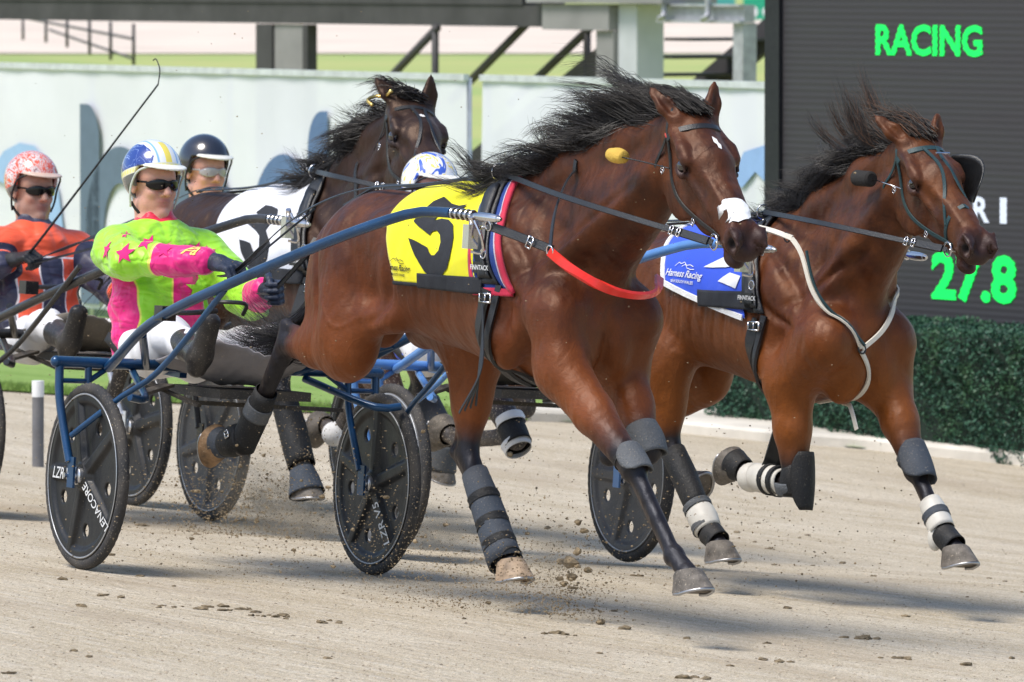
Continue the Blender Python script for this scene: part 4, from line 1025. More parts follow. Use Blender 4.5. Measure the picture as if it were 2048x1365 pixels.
def hand_prims(S, o, Rm, s, curl=1., k=.006, r=1.):
    """rows of Rm: along the fingers, towards the thumb side*s..., back of the hand ; fist closed round a rein"""
    xf = (np.array(o, float), Rm, r)
    S.ell((.045,0,0), (.052,.043,.019), .012, xf=xf); S.ell((.02,0,0), (.035,.034,.022), .012, xf=xf)
    ys = [.032, .011, -.011, -.030]; ln = [.92, 1.0, .95, .78]
    for y, l in zip(ys, ln):
        a = np.array((.088, y, .004)); a1 = curl*.95; a2 = curl*2.35; a3 = curl*3.2
        b = a+.040*l*np.array((math.cos(a1), 0, -math.sin(a1))); c = b+.027*l*np.array((math.cos(a2), 0, -math.sin(a2))); d = c+.020*l*np.array((math.cos(a3), 0, -math.sin(a3)))
        S.cap((.06, y*.9, .004), a, .0125, .0115, k, xf=xf); S.cap(a, b, .0112, .0100, .004, xf=xf); S.cap(b, c, .0100, .0092, .003, xf=xf); S.cap(c, d, .0092, .0082, .003, xf=xf)
    t0 = np.array((.018, .036, -.006)); t1 = t0+np.array((.034, .022, -.016)); t2 = t1+np.array((.030, -.008, -.016)); t3 = t2+np.array((.016, -.016, -.004))
    S.cap(t0, t1, .0155, .013, .008, xf=xf); S.cap(t1, t2, .0125, .0115, .004, xf=xf); S.cap(t2, t3, .0112, .0095, .003, xf=xf)
def frame3(x, z):
    x = np.array(x, float); x /= np.linalg.norm(x); z = np.array(z, float); z -= x*(z@x); z /= np.linalg.norm(z); return np.array([x, np.cross(z, x), z])
def driver(M, label, P, mats, h=.0065, glasses='dark', stub=0., vis=None, group="race drivers", jsc=1.):
    """P: joint dict ; mats: jacket, trousers, helmet, skin, peak, collar"""
    hd, nk, ch, pv = [np.array(P[k], float) for k in ('head','neck','chest','pelvis')]
    Rh = rotm(*P['hrot']); xf = (hd, Rh, 1.04)
    S = Sdf(); face_prims(S, xf)
    S.cap(hd+np.array((-.035,0,-.07))@Rh, nk, .057, .062, .03); S.cap(nk, ch, .075, .13, .05, fl=(1,0,0), fs=.8)
    S.cap(ch, pv, .14, .135, .06, fl=(1,0,-.3), fs=.75)
    for s, q in ((-1, 'R'), (1, 'L')):
        sh, el, wr = [np.array(P[a+q], float) for a in ('sh','el','wr')]; S.cap(nk*.6+ch*.4, sh, .06, .055, .05); S.cap(sh, el, .052, .042, .03); S.cap(el, wr, .042, .027, .02)
        hpj, kn, an = [np.array(P[a+q], float) for a in ('hip','kn','an')]; S.cap(hpj, kn, .080, .050, .04); S.cap(kn, kn*.15+an*.85, .048, .030, .03)
    me, V, F = S.mesh("person", h*.85, relax=1)
    set_attr(me, "lip", np.clip(S.tags(V, .003)*.85, 0, 1))
    q = (V-hd)@Rh.T; set_attr(me, "stub", stub*(q[:, 2] < -.045)*(q[:, 2] > -.13)*(q[:, 0] > -.0)*(np.abs(q[:, 1]) < .09)*np.clip((-.045-q[:, 2])/.02, 0, 1))
    ob = link("person", me, mats['skin'], None); ob.matrix_world = M; tag(ob, label, "driver", group)
    # jacket
    J = Sdf(); a = lambda *v: np.array(v)
    k_ = jsc
    J.cap(nk*.85+ch*.15, nk*.55+ch*.45, .078, .135*k_, .05, fl=(1,0,-.2), fs=.8); J.cap(ch+(nk-ch)*.35, pv+(ch-pv)*.45, .155*k_, .178*k_, .08, fl=(1,0,-.2), fs=.78); J.cap(pv+(ch-pv)*.5, pv+np.array((-.01,0,-.01)), .180*k_, .190*k_, .06, fl=(1,0,-.2), fs=.80)
    for s, q in ((-1,'R'), (1,'L')):
        sh, el, wr = [np.array(P[b+q], float) for b in ('sh','el','wr')]; wc = el+(wr-el)*.86
        J.cap(nk*.62+ch*.38+a(0,.05*s,0), sh, .085, .080, .07); J.cap(sh, el, .080, .070, .05, t0=.12, t1=.5); J.cap(el, wc, .070, .047, .025, t0=.5, t1=1.)
        J.cap(sh*.5+el*.5+a(0,0,-.03), el+a(-.01,0,-.03), .05, .045, .04, t0=.3, t1=.5)
        J.ell(wc, (.052,.052,.052), .02, t0=1.)
        for t_ in (.22,.45,.62,.8): J.ell(sh+(el-sh)*t_+rng.normal(0,.015,3), tuple(.05+rng.uniform(0,.035,3)), .03, t0=.12+.38*t_)
        for t_ in (.1,.3,.55,.75): J.ell(el+(wc-el)*t_+rng.normal(0,.010,3), tuple(.045+rng.uniform(0,.018,3)), .03, t0=.5+.5*t_)
    J.cap(nk+(hd-nk)*.42, nk*.85+ch*.15, .066, .082, .02, t0=-.3)
    zc = pv[2]-.075; J.fn(lambda Pw: zc-Pw[..., 2], pv-1, pv+1, k=.02, inter=True)
    def post(V, F):
        p = V*1.; n = np.sin(V[:, 2]*52+3*np.sin(V[:, 1]*14+V[:, 0]*11))*np.clip((1.22-V[:, 2])/.1, 0, 1)*.0060+np.sin(V[:, 2]*23+V[:, 1]*17)*.005+np.abs(np.sin(V[:, 0]*30+V[:, 2]*22+2*np.sin(V[:, 1]*21)))*.0085-.004
        c_ = pv+(nk-pv)*np.clip(((V-pv)@(nk-pv))/((nk-pv)@(nk-pv)), 0, 1)[:, None]; d = V-c_; L = np.linalg.norm(d, axis=1)[:, None]+1e-6; return V+d/L*n[:, None]
    me, V, F = J.mesh("jacket", h, relax=1, post=post); set_attr(me, "sl", J.tags(V, .012)); jo = link("jacket", me, mats['jacket'], ob)
    jb = bvh_of(V, F)
    # trousers
    T = Sdf()
    T.ell(pv+a(.0,0,-.01), (.18*k_,.19*k_,.12), .05)
    for s, q in ((-1,'R'), (1,'L')):
        hpj, kn, an = [np.array(P[b+q], float) for b in ('hip','kn','an')]; T.cap(hpj, kn, .098, .072, .06); T.cap(kn, kn+(an-kn)*.62, .070, .056, .03); T.ell(hpj*.5+kn*.5+a(0,0,-.02), (.088,.085,.078), .04)
    me, V, F = T.mesh("trousers", h*1.1, relax=1, post=lambda V, F: V+np.stack([0*V[:,0], .004*np.sin(V[:,0]*40+V[:,2]*25), .005*np.sin(V[:,0]*33+V[:,1]*29)], 1)); link("trousers", me, mats['trousers'], ob)
    # boots and gloves
    MG = mats['glove']; hands = {}
    for s, q in ((-1,'R'), (1,'L')):
        B = Sdf(); kn, an, toe = [np.array(P[b+q], float) for b in ('kn','an','toe')]; u = (toe-an)/np.linalg.norm(toe-an); hl = an-u*.055+(an-kn)/np.linalg.norm(an-kn)*.045
        B.cap(kn+(an-kn)*.50, an, .060, .050, .03); B.cap(hl, an+u*.03+(hl-an)*.6, .038, .042, .03); B.cap(hl+u*.05, toe+(hl-an)*.35, .040, .036, .03, fl=(0,1,0), fs=1.15)
        me, V, F = B.mesh("boot", .007, relax=1); bo = link("boot", me, mats['boot'], ob)
        dn = (an-kn)/np.linalg.norm(an-kn); mb = MB(); so = hl+dn*.030-u*.012
        G = Sdf(); el, wr = np.array(P['el'+q], float), np.array(P['wr'+q], float); hdir = np.array(P['hd'+q], float); up = np.array(P['hu'+q], float)
        Rm = frame3(hdir, up)
        if q == 'R': Rm[1] *= 1
        else: Rm[1] *= -1
        hand_prims(G, wr+hdir/np.linalg.norm(hdir)*.015, Rm, s, .92, r=1.12); f_ = (wr-el)/np.linalg.norm(wr-el); G.cap(wr-f_*.035, wr+hdir/np.linalg.norm(hdir)*.02, .036, .034, .012)
        me, V, F = G.mesh("glove", .0042, pad=.015, relax=1); g = link("glove", me, MG, ob)
        hands[q] = wr+hdir/np.linalg.norm(hdir)*.10+Rm[2]*-.03
        MB().tube([wr-f_*.055, wr-f_*.02], .036, 16).build("shirt_cuff", mat("white cotton", (.75,.75,.75), .8), ob, smooth='auto')
    # helmet
    def hf(Pw):
        p = (Pw-hd)@Rh.T/1.04; q = (p-np.array((-.014,0,.044))); o_ = np.linalg.norm(q/np.array((.134,.108,.122)), axis=-1); i_ = np.linalg.norm(q/np.array((.116,.092,.108)), axis=-1)
        d = (o_-1)*.108; d = np.maximum(d, (1-i_)*.09)
        # face opening: in front of the ears below the brow
        fx = p[..., 0]-.012-.22*(p[..., 2]+.05); cut = np.minimum(fx, (.068-p[..., 2])-.02*np.maximum(0, p[..., 0])); d = np.maximum(d, cut*.9)
        d = np.maximum(d, (-.090-.30*np.maximum(-.0, p[..., 0]+.02)*0-p[..., 2])*.9)
        eo = np.hypot((p[..., 0]-.000)/1., (p[..., 2]+.030))-.024; return np.maximum(d, -np.maximum(eo, .0-np.abs(p[..., 1])+.03))
    Hm = Sdf().fn(hf, hd-.19, hd+.19, k=.001); me, V, F = Hm.mesh("helmet", .0045, pad=.0, relax=2)
    q = (V-hd)@Rh.T/1.04
    set_attr(me, "hx", q[:, 0]); set_attr(me, "hy", q[:, 1]); set_attr(me, "hz", q[:, 2]); ho = link("helmet", me, mats['helmet'], ob)
    Pk = Sdf(); xh = (hd, Rh, 1.04)
    def pf(Pw):
        p = (Pw-hd)@Rh.T/1.04; x, y, z = p[..., 0], p[..., 1], p[..., 2]; zc = .078-.22*(x-.10)-1.7*y*y-2.2*np.maximum(0, x-.10)**2; r = np.hypot((x-.050)/.104, y/.094); ri = np.hypot((x+.012)/.124, y/.098)
        return np.maximum(np.maximum(np.abs(z-zc)-.0042, (r-1)*.09), np.maximum((1-ri)*.09, .07-x))
    Pk.fn(pf, hd-.21, hd+.21, k=.001); me, V, F = Pk.mesh("peak", .0038, pad=0, relax=1); link("peak", me, mats['peak'], ho)
    tr = MB(); pts = [(np.array((x, y, z))*1.04)@Rh+hd for x, y, z in [(.088,-.078,.066),(.052,-.100,.045),(.022,-.104,.0),(.012,-.103,-.045),(.004,-.092,-.088)]]; tr.tube(pts, .0045, 8); tr.build("trim", mats.get('trim', M_BLK), ho, smooth=True); tr = MB()
    pts = [(np.array((x, -y, z))*1.04)@Rh+hd for x, y, z in [(.088,-.078,.066),(.052,-.100,.045),(.022,-.104,.0),(.012,-.103,-.045),(.004,-.092,-.088)]]; tr.tube(pts, .0045, 8); tr.build("trim", mats.get('trim', M_BLK), ho, smooth=True)
    W = lambda x, y, z: (np.array((x, y, z))*1.04)@Rh+hd
    for s in (1, -1): strap("chin_strap", [W(.0,.088*s,-.07), W(.022,.070*s,-.105), W(.050,.035*s,-.134), W(.058,0,-.142)], .016, .003, M_BLK, ho, up=(.3,s,-.6))
    # eyewear
    def gf(Pw):
        p = (Pw-hd)@Rh.T/1.04; x, y, z = p[..., 0], p[..., 1], p[..., 2]; o_ = np.linalg.norm((p-np.array((.020,0,.005)))/np.array((.094,.078,.11)), axis=-1); sh = np.abs(o_-1)*.075-.0022
        lens = np.hypot((np.abs(y)-.034)/.035, (z-.002+.10*(np.abs(y)-.03))/.0215)-1; br = np.maximum(np.abs(y)-.012, np.abs(z-.012)-.006); tmp = np.maximum(np.maximum(np.abs(z-.008)-.0045, x-.07), -.01-x)
        return np.maximum(np.maximum(sh, np.minimum(np.minimum(lens*.02, br), tmp)), -.015-x)
    Gs = Sdf().fn(gf, hd-.14, hd+.14, k=.001); me, V, F = Gs.mesh("glasses", .0032, pad=0, relax=1); link("glasses", me, mats['glasses'], ob)
    if glasses == 'clear':
        for s in (1,-1): mb = MB(); mb.ball(tuple(W(.0795,.031*s,.003)), .0135, 12); mb.build("eye", mat("human eye", (.20,.16,.13), .15), ob, smooth=True)
    R = Horse(); R.ob = ob; R.jb = jb; R.hands = hands; R.jacket = jo; R.W = W; R.Rh = Rh; R.hd = hd; R.helmet = ho; return R
# ================================================================== THE FOUR TEAMS
def snap(H, pts): return pts
def head_strap(H, pts, wd=.018, th=.004, m=None, par=None, name="strap", off=.002): return strap(name, [hp(H, *p) for p in pts], wd, th, m or M_LEA, par, H.bvh, off)
def bridle(H, m, cross=False, noseband=False, brow_w=.026):
    b = head_strap(H, [(.065,-.092,-.045),(.085,-.078,.010),(.105,-.035,.042),(.108,.0,.048),(.105,.035,.042),(.085,.078,.010),(.065,.092,-.045)], brow_w, .006, m, H.ob, "bridle")
    mt = MB()
    for s in (-1, 1):
        head_strap(H, [(-.02,.03*s,.05),(.02,.075*s,.00),(.065,.096*s,-.04),(.10,.094*s,-.10),(.16,.088*s,-.155),(.27,.074*s,-.165),(.38,.062*s,-.145),(.47,.060*s,-.118)], .015, .004, m, b, "cheek_strap")
        head_strap(H, [(.055,.094*s,-.035),(.045,.088*s,-.12),(.04,.055*s,-.22),(.05,0,-.27)], .013, .003, m, b, "throat_latch")
        c_ = hp(H, .487, .068*s, -.116); mt = MB(); rings(mt, c_, hp(H, .487, .2*s, -.116)-c_, .027, .0035, 22); mt.build("bit_ring", M_MET, b, smooth=True)
        for q in ((.125,.100*s,-.125), (.35,.072*s,-.152)): p0 = hp(H, *q); t_ = hp(H, q[0]+.1, q[1], q[2]-.01)-p0; mt = MB(); buckle(mt, p0, t_, hp(H, q[0], q[1]*2, q[2])-p0, .022, .02); mt.build("buckle", M_MET, b, smooth=True)
        if noseband: head_strap(H, [(.40,0,.004),(.405,.045*s,-.02),(.41,.062*s,-.08),(.42,.035*s,-.150),(.43,0,-.158)], .020, .005, m, b, "noseband")
        if cross: head_strap(H, [(.10,.030*s,.046),(.17,.012*s,.052),(.26,.018*s,.030),(.35,.045*s,-.01),(.41,.062*s,-.07)], .014, .004, m, b, "face_strap")
    MB().tube([hp(H, .487, .06, -.120), hp(H, .49, 0, -.122), hp(H, .487, -.06, -.120)], .006, 8).build("bit", M_MET, b, smooth=True)
    return b
def wrapgrid(H, xr, xf, th0, th1, nt, nx, off, zc=1.17, zoff=0., bow=0., skew=0.):
    """grid laid on the trunk between rear and front edge curves (x as functions of t 0..1); th degrees from the top, + to the right side"""
    V = []; F = []
    for i in range(nt+1):
        t = i/nt; th = R_(th0+(th1-th0)*t); ta = abs(th0+(th1-th0)*t)/90; a, b = xr(ta), xf(ta)
        for j in range(nx+1):
            x = a+(b-a)*j/nx; th = R_(th0+(th1*(1-skew*(1-j/nx)**1.3)-th0)*t); d = Vector((0, -math.sin(th), math.cos(th))); c_ = Vector((x, 0, zc+zoff)); hit = H.bvh.ray_cast(c_+d*.75, -d, .75)
            p = hit[0] if hit[0] is not None else c_+d*.3; V.append(p+d*(off+bow*math.sin(8*t+5*j/nx)))
    for i in range(nt):
        for j in range(nx): F.append((i*(nx+1)+j, i*(nx+1)+j+1, (i+1)*(nx+1)+j+1, (i+1)*(nx+1)+j))
    return V, F
def cloth(name, vf, m, par, th=.004):
    o = link(name, mesh(name, *vf), m, par); s_ = o.modifiers.new("s", 'SOLIDIFY'); s_.thickness = th; s_.offset = 0; return o
def fabric(name, c, b=.2): return mat(name, c, .72, bump=b, bscale=320, var=.08, vscale=4, sheen=.2)
def folds(V, amp, sx=9., sz=14.):
    return [Vector(v)+Vector((0,-1,.4)).normalized()*amp*(math.sin(v[0]*sx+v[2]*sz)+.6*math.sin(v[0]*sx*2.3-v[2]*sz*1.1)) for v in V]

def saddle_gear(H, dx, dz, padm, edgem, clothm, skew=0., gear='full', numpoly=None, num_o=None, inkm=None, edge2=None, hang=True, band=True):
    zc = 1.17+dz; lin = lambda a, b: (lambda t: a+dx+(b-a)*t)   # t = angle from the spine / 90
    # felt pad with bound edge, then leather saddle over it
    if padm:
        g = cloth("saddle_pad", wrapgrid(H, lin(1.79, 2.035), lin(1.925, 2.195), -88, 92, 44, 8, .007, zc), padm, H.ob, .010)
        for a, b in ((1.925, 2.195),):
            cloth("binding", wrapgrid(H, lin(a, b), lin(a+.026, b+.028), -88, 94, 44, 2, .010, zc), edgem, g, .014)
        cloth("binding", wrapgrid(H, lin(1.77, 2.012), lin(1.79, 2.035), 60, 95, 14, 2, .009, zc), edgem, g, .012)
        cloth("binding", wrapgrid(H, lin(2.02, 2.03), lin(2.21, 2.212), 91, 97, 3, 8, .010, zc), edgem, g, .014)
        if edge2: cloth("piping", wrapgrid(H, lin(1.919, 2.189), lin(1.926, 2.196), -86, 92, 44, 1, .013, zc), edge2, g, .008)
    sd_ = cloth("saddle", wrapgrid(H, lin(1.82, 2.07), lin(1.90, 2.155), -84, 88, 44, 6, .018, zc), M_LEA, H.ob, .010)
    cloth("saddle_flap", wrapgrid(H, lin(1.835, 2.075), lin(1.885, 2.14), 20, 84, 16, 3, .030, zc), M_LEA, sd_, .008)
    for s in (-1, 1):
        mt = MB(); top = H.bvh.ray_cast(Vector((1.845+dx, .075*s, 1.9)), Vector((0,0,-1)), 1)[0]+Vector((0,0,.052)); rings(mt, top, (1, .25*s, 0), .028, .0032, 20); mt.tube([top-Vector((0,0,.026)), top-Vector((0,0,.052))], .006, 8); mt.build("terret", M_MET, sd_, smooth=True)
    H.terret = top; H.terretR = H.bvh.ray_cast(Vector((1.845+dx, -.075, 1.9)), Vector((0,0,-1)), 1)[0]+Vector((0,0,.052))
    # girth and hanging strap ends
    for k, (a, b, wd) in enumerate((((2.10,92),(2.02,176), .060), ((2.145,90),(2.10,176), .028))):
        P = []
        for i in range(12):
            t = i/11; th = R_(a[1]+(b[1]-a[1])*t); x = a[0]+(b[0]-a[0])*t+dx; d = Vector((0, -math.sin(th), math.cos(th))); h_ = H.bvh.ray_cast(Vector((x,0,zc))+d*.7, -d, .7)[0]
            if h_ is not None: P.append(h_)
        strap("girth", P, wd, .010, M_LEA, sd_, H.bvh, .010)
    q = H.bvh.ray_cast(Vector((2.115+dx, -.8, 1.13+dz)), Vector((0,1,0)), 1)[0]; mt = MB(); buckle(mt, q+Vector((0,-.02,0)), (0,0,1), (0,-1,0), .07, .03, .004)
    mt.build("girth_buckle", M_MET, sd_, smooth=True)
    if gear == 'full':
        for k in range(4 if hang else 0):
            strap("billet", [q+Vector((.0, -.035, -.02)), q+Vector((.03, -.045, -.12)), q+Vector((.035+.012*k, -.055-.006*k, -.26)), q+Vector((.02-.02*k, -.05-.01*k, -.38-.01*k))], .012, .003, M_LEA, sd_)
        lb = H.bvh.ray_cast(Vector((2.06+dx, -.8, 1.235+dz)), Vector((0,1,0)), 1); p = lb[0]
        MB().bar(tuple(p+Vector((0,-.035,-.02))), tuple(p+Vector((0,-.037,.02))), .075, .006, (0,-1,0)).build("maker_label", M_LEA, sd_)
        T = text2d("FINNTACK", .024, 0, .0006, 'CENTER'); link("lettering", mesh("t", *place2d(T, p+Vector((.008,-.0415,-.008)), (1,0,0), (0,-.05,1))), M_INK, sd_, smooth=False)
    # hitch
    hq = H.bvh.ray_cast(Vector((2.03+dx, -.8, 1.375+dz)), Vector((0,1,0)), 1)[0]; hb = MB()
    hx = 2.16+dx
    hb.tube([(hx, -.385, 1.415+dz*.6), (hx-.01, -.375, 1.39+dz*.6), (hx-.015, -.36, 1.32+dz*.6)], .011, 10); hb.box((hx-.035, -.395, 1.30+dz*.6), (hx+.004, -.355, 1.385+dz*.6)); hb.tube([(hx+.005, -.375, 1.40+dz*.6), (hx+.035, -.36, 1.34+dz*.6), (hx+.0, -.33, 1.29+dz*.6), (hx-.03, -.36, 1.29+dz*.6)], .0055, 8)
    hb.build("hitch", M_MET, sd_, smooth='auto'); rg = MB(); rings(rg, (hx+.075, -.35, 1.385+dz*.6), (.2,1,.3), .018, .003); rings(rg, (2.10+dx, q[1]-.035, 1.285+dz), (0,1,0), .017, .0028); rg.tube([(hx+.02,-.36,1.375+dz*.6), (hx+.06,-.35,1.385+dz*.6)], .006, 8); rg.build("ring", M_MET, sd_, smooth=True)
    # numbered cloth
    if clothm:
        R0, R1 = 1.325, 1.43; F0, F1 = 1.86, 2.04
        V, F = wrapgrid(H, lambda t: R0+dx+(R1-R0)*t-.07*math.sin(math.pi*min(1, t*1.15)), lin(F0-.02, F1), -70, 93, 60, 34, .012, zc, skew=skew)
        V = folds(V, .0022); cb_ = cloth("saddle_cloth", (V, F), clothm, H.ob, .003); cbv = bvh_of([tuple(v) for v in V], F)
        if band and skew: cloth("belt", wrapgrid(H, lin(1.62, 1.70), lin(2.09, 2.085), 72, 86, 6, 20, .022, zc), band, cb_, .006)
        elif band:
            hem = cloth("hem", wrapgrid(H, lin(1.425, 1.43), lin(2.03, 2.035), 92, 95, 2, 30, .014, zc), band, cb_, .005)
            cloth("belt", wrapgrid(H, lin(1.62, 1.625), lin(2.09, 2.085), 84, 96, 6, 20, .022, zc), band, cb_, .006)
        if numpoly:
            vf = poly2d([numpoly], .018); drape("number", vf, num_o, (1,0,0), (0,.69,.72), (0,.72,-.69), cbv, .006, inkm, cb_)
        H.cloth = cb_; H.cbv = cbv; H.clothV = V
    return sd_
def reins(M, H, D, label, bitx=.50, grp="driving reins", sag=.02):
    r = empty("reins", M); tag(r, label, "reins", grp)
    for s, q, tr in ((-1, 'R', H.terretR), (1, 'L', H.terret)):
        hh = Vector(D.hands[q]); bp = Vector(hp(H, .487, .07*s, -.118)); p2_ = bp*.80+tr*.20
        off_ = Vector((0, .14*s, .02)); mid = tr*.5+bp*.5+off_; g = Vector((.30, .085*s, .10))
        a = hh; b = tr*.5+hh*.5+Vector((0,0,-sag)); c = tr-Vector((.28,-.01*s,.008))
        cx_ = (tr.x-1.845); zz = (H.T[2] if H.T[2] < 0 else 0); strap("hand_rein", [a-Vector((.10,0,.01)), a, Vector((.50+cx_, .10*s, 1.36+zz)), Vector((.86+cx_, .07*s, 1.475+zz)), Vector((1.35+cx_, .07*s, 1.515+zz)), tr-Vector((.06,0,.01)), tr], .019, .004, M_LEA, r, rest=H.bvh, off=.014, up=(0, s, .5))
        strap("hand_rein", [a+Vector((0,0,-.01)), Vector((.36+cx_, .09*s, 1.27+zz)), Vector((.62+cx_, .085*s, 1.40+zz))], .012, .003, M_LEA, r, up=(0, s, .5))
        strap("neck_rein", [tr, mid, bp-(bp-mid).normalized()*.10, bp], .021, .004, M_LEA, r, up=(0, s, .35))
        e = bp-(bp-mid).normalized(); u = (bp-mid).normalized(); strap("rein_end", [bp-u*.20, bp-u*.02], .030, .010, M_LEA, r, up=(0, s, .35))
        for k_ in (.19, .155): mb = MB(); buckle(mb, bp-u*k_+Vector((0,.008*s,0)), u, (0,s,.3), .03, .014, .0026); mb.build("buckle", M_MET, r, smooth=True)
    return r
def whip(M, pts, label, m=None):
    o = MB().tube(pts[:3], [.0065, .0045, .0038], 8).tube(pts[2:], .0026, 6).build("whip", M_BLK, None, smooth=True); o.matrix_world = M; tag(o, label, "whip"); return o
def rig(dx=0, dz=0, **ov):
    P = dict(head=(-.735,0,1.452), hrot=(0,.02,0), neck=(-.705,0,1.268), chest=(-.665,0,1.09), pelvis=(-.61,0,.835), shR=(-.665,-.190,1.195), shL=(-.665,.190,1.195), elR=(-.43,-.265,1.165), wrR=(-.07,-.09,1.175), elL=(-.39,.27,1.03), wrL=(-.10,.15,1.075),
             hipR=(-.50,-.11,.795), hipL=(-.50,.11,.795), knR=(-.08,-.26,.885), knL=(-.08,.26,.885), anR=(.235,-.33,.835), anL=(.235,.33,.835), toeR=(.315,-.33,.975), toeL=(.315,.33,.975))
    for k, v in P.items():
        if k != 'hrot': P[k] = (v[0]+dx, v[1], v[2]+dz)
    P.update(hdR=(1,.12,-.20), huR=(.1,-.25,1), hdL=(1,.0,-.05), huL=(0,1,.15)); P.update(ov); return P

# ---------------- colours of the drivers
def jacket_A():
    N = NT("green and pink silks"); x, y, z = N.xyz(); sl = N.attr("sl"); GR = (.36,.80,.035); PK = (.80,.015,.21); YL = (.80,.80,.12)
    p1_ = N.math('LESS_THAN', y, -.150); st = N.math('MULTIPLY', N.math('GREATER_THAN', y, -.025), N.math('LESS_THAN', y, .135))
    pink = N.math('MAXIMUM', p1_, st); pink = N.math('MAXIMUM', pink, N.math('GREATER_THAN', y, .185)); c = N.mix(pink, GR, PK)
    e = N.math('MAXIMUM', N.math('MAXIMUM', N.band(y, -.153, -.147), N.band(y, -.028, -.022)), N.band(y, .132, .138)); c = N.mix(e, c, YL)
    zz = N.math('ADD', z, N.math('MULTIPLY', x, -.12)); c = N.mix(N.math('GREATER_THAN', zz, 1.215), c, GR)
    c = N.mix(N.math('GREATER_THAN', sl, .10), c, GR); c = N.mix(N.math('GREATER_THAN', sl, .695), c, PK); c = N.mix(N.band(sl, .685, .70), c, YL); c = N.mix(N.math('LESS_THAN', sl, -.12), c, (.70,.02,.06))
    fine = N.noise(60, 3); w1 = N.noise(8, 1, .4, N.map(scale=(1, 1, 2.2), rot=(.3, .2, 0)), 1.2); w2 = N.noise(19, 1, .4, N.map(scale=(1.6, 1, 1), rot=(.1, .5, .3)), .8)
    N.set(Base_Color=c, Roughness=.42, Specular_IOR_Level=.4, Sheen_Weight=.2); N.bump(N.math('ADD', N.math('MULTIPLY', w1, 1.), N.math('MULTIPLY', w2, .40)), .55, .04); return N.m
def jacket_C():
    N = NT("navy and orange silks"); x, y, z = N.xyz(); sl = N.attr("sl"); NV = (.022,.024,.060); OR = (.85,.10,.035); WH = (.78,.72,.74)
    ay = N.math('ABSOLUTE', N.math('ADD', y, .0)); p = N.band(ay, .058, .150); c = N.mix(p, NV, OR); e = N.math('MAXIMUM', N.band(ay, .053, .060), N.band(ay, .148, .155)); c = N.mix(e, c, WH)
    zz = N.math('ADD', z, N.math('MULTIPLY', x, -.1)); top = N.math('GREATER_THAN', zz, 1.145); c = N.mix(top, c, OR); c = N.mix(N.band(zz, 1.14, 1.148), c, WH)
    c = N.mix(N.math('GREATER_THAN', sl, .13), c, NV); c = N.mix(N.band(sl, .60, .80), c, OR); c = N.mix(N.band(sl, .59, .605), c, WH); c = N.mix(N.math('LESS_THAN', sl, -.12), c, NV)
    w1 = N.noise(8, 1, .4, N.map(scale=(1, 1, 2.2), rot=(.3, .2, 0)), 1.2); N.set(Base_Color=c, Roughness=.5, Sheen_Weight=.15); N.bump(w1, .5, .035); return N.m
def helmetm(name, f):
    N = NT(name); x, y, z = N.attr("hx"), N.attr("hy"), N.attr("hz"); c = f(N, x, y, z); N.set(Base_Color=c, Roughness=.22, Coat_Weight=.8, Coat_Roughness=.05)
    inner = None; return N.m
def hA(N, x, y, z):
    sw = N.noise(7, 3, .5, N.map(scale=(1,2.5,1)), 1.2); BL = N.mix(N.ramp(N.math('FRACT', N.math('MULTIPLY', sw, 7.)), .9, .97), (.012,.045,.26), (.25,.36,.70))
    lim = N.math('ADD', .055, N.math('MULTIPLY', N.math('ABSOLUTE', y), -.2)); top = N.math('MULTIPLY', N.math('LESS_THAN', N.math('ABSOLUTE', y), N.math('ADD', .030, N.math('MULTIPLY', sw, .05))), N.math('GREATER_THAN', z, .06))
    c = N.mix(top, BL, (.74,.77,.80)); yel = N.math('MULTIPLY', top, N.math('LESS_THAN', N.math('ABSOLUTE', y), .013)); c = N.mix(N.math('MULTIPLY', yel, N.math('GREATER_THAN', x, .03)), c, (.80,.66,.10))
    ring = N.math('MULTIPLY', top, N.band(N.math('ABSOLUTE', y), .036, .043)); c = N.mix(ring, c, (.20,.42,.75))
    zb = N.math('ADD', z, N.math('MULTIPLY', x, -.30)); bd = N.band(zb, .030, .054); chk = N.math('GREATER_THAN', N.math('FRACT', N.math('MULTIPLY', N.math('ADD', x, y), 55)), .35); c = N.mix(bd, c, (.72,.70,.50)); c = N.mix(N.math('MULTIPLY', N.band(zb, .035, .049), chk), c, (.80,.72,.22))
    c = N.mix(N.math('LESS_THAN', zb, .030), c, (.10,.11,.11)); return c
def hC(N, x, y, z):
    w_ = N.noise(9, 3, .6, N.map(scale=(1,3,1)), 1.5); s = N.math('FRACT', N.math('MULTIPLY', w_, 6)); c = N.mix(N.math('GREATER_THAN', s, .45), (.74,.62,.60), (.72,.10,.05)); c = N.mix(N.band(s, .2, .3), c, (.30,.16,.16)); return N.mix(N.math('LESS_THAN', N.math('ADD', z, N.math('MULTIPLY', x, -.30)), .012), c, (.12,.11,.11))
def hB(N, x, y, z):
    w_ = N.noise(8, 2, .5, N.map(scale=(1,2,1)), 1.); c = N.mix(N.band(w_, .40, .50, .004), (.78,.79,.82), (.05,.12,.55)); c = N.mix(N.band(w_, .54, .57, .004), c, (.80,.62,.12)); return N.mix(N.math('LESS_THAN', z, .01), c, (.75,.76,.78))
def hD(N, x, y, z): return N.mix(N.ramp(N.noise(20, 3), .6, .75, 0, .5), (.014,.017,.028), (.05,.055,.07))
SK1 = skin("fair skin", (.56,.27,.20), (.68,.37,.285)); SK2 = skin("tanned skin", (.42,.22,.16), (.55,.31,.23))
GL = mat("dark sunglasses", (.004,.004,.005), .09, var=.0, spec=.35); GLC = mat("clear goggles", (.35,.33,.34), .08, var=0., spec=.8, coat=1.)
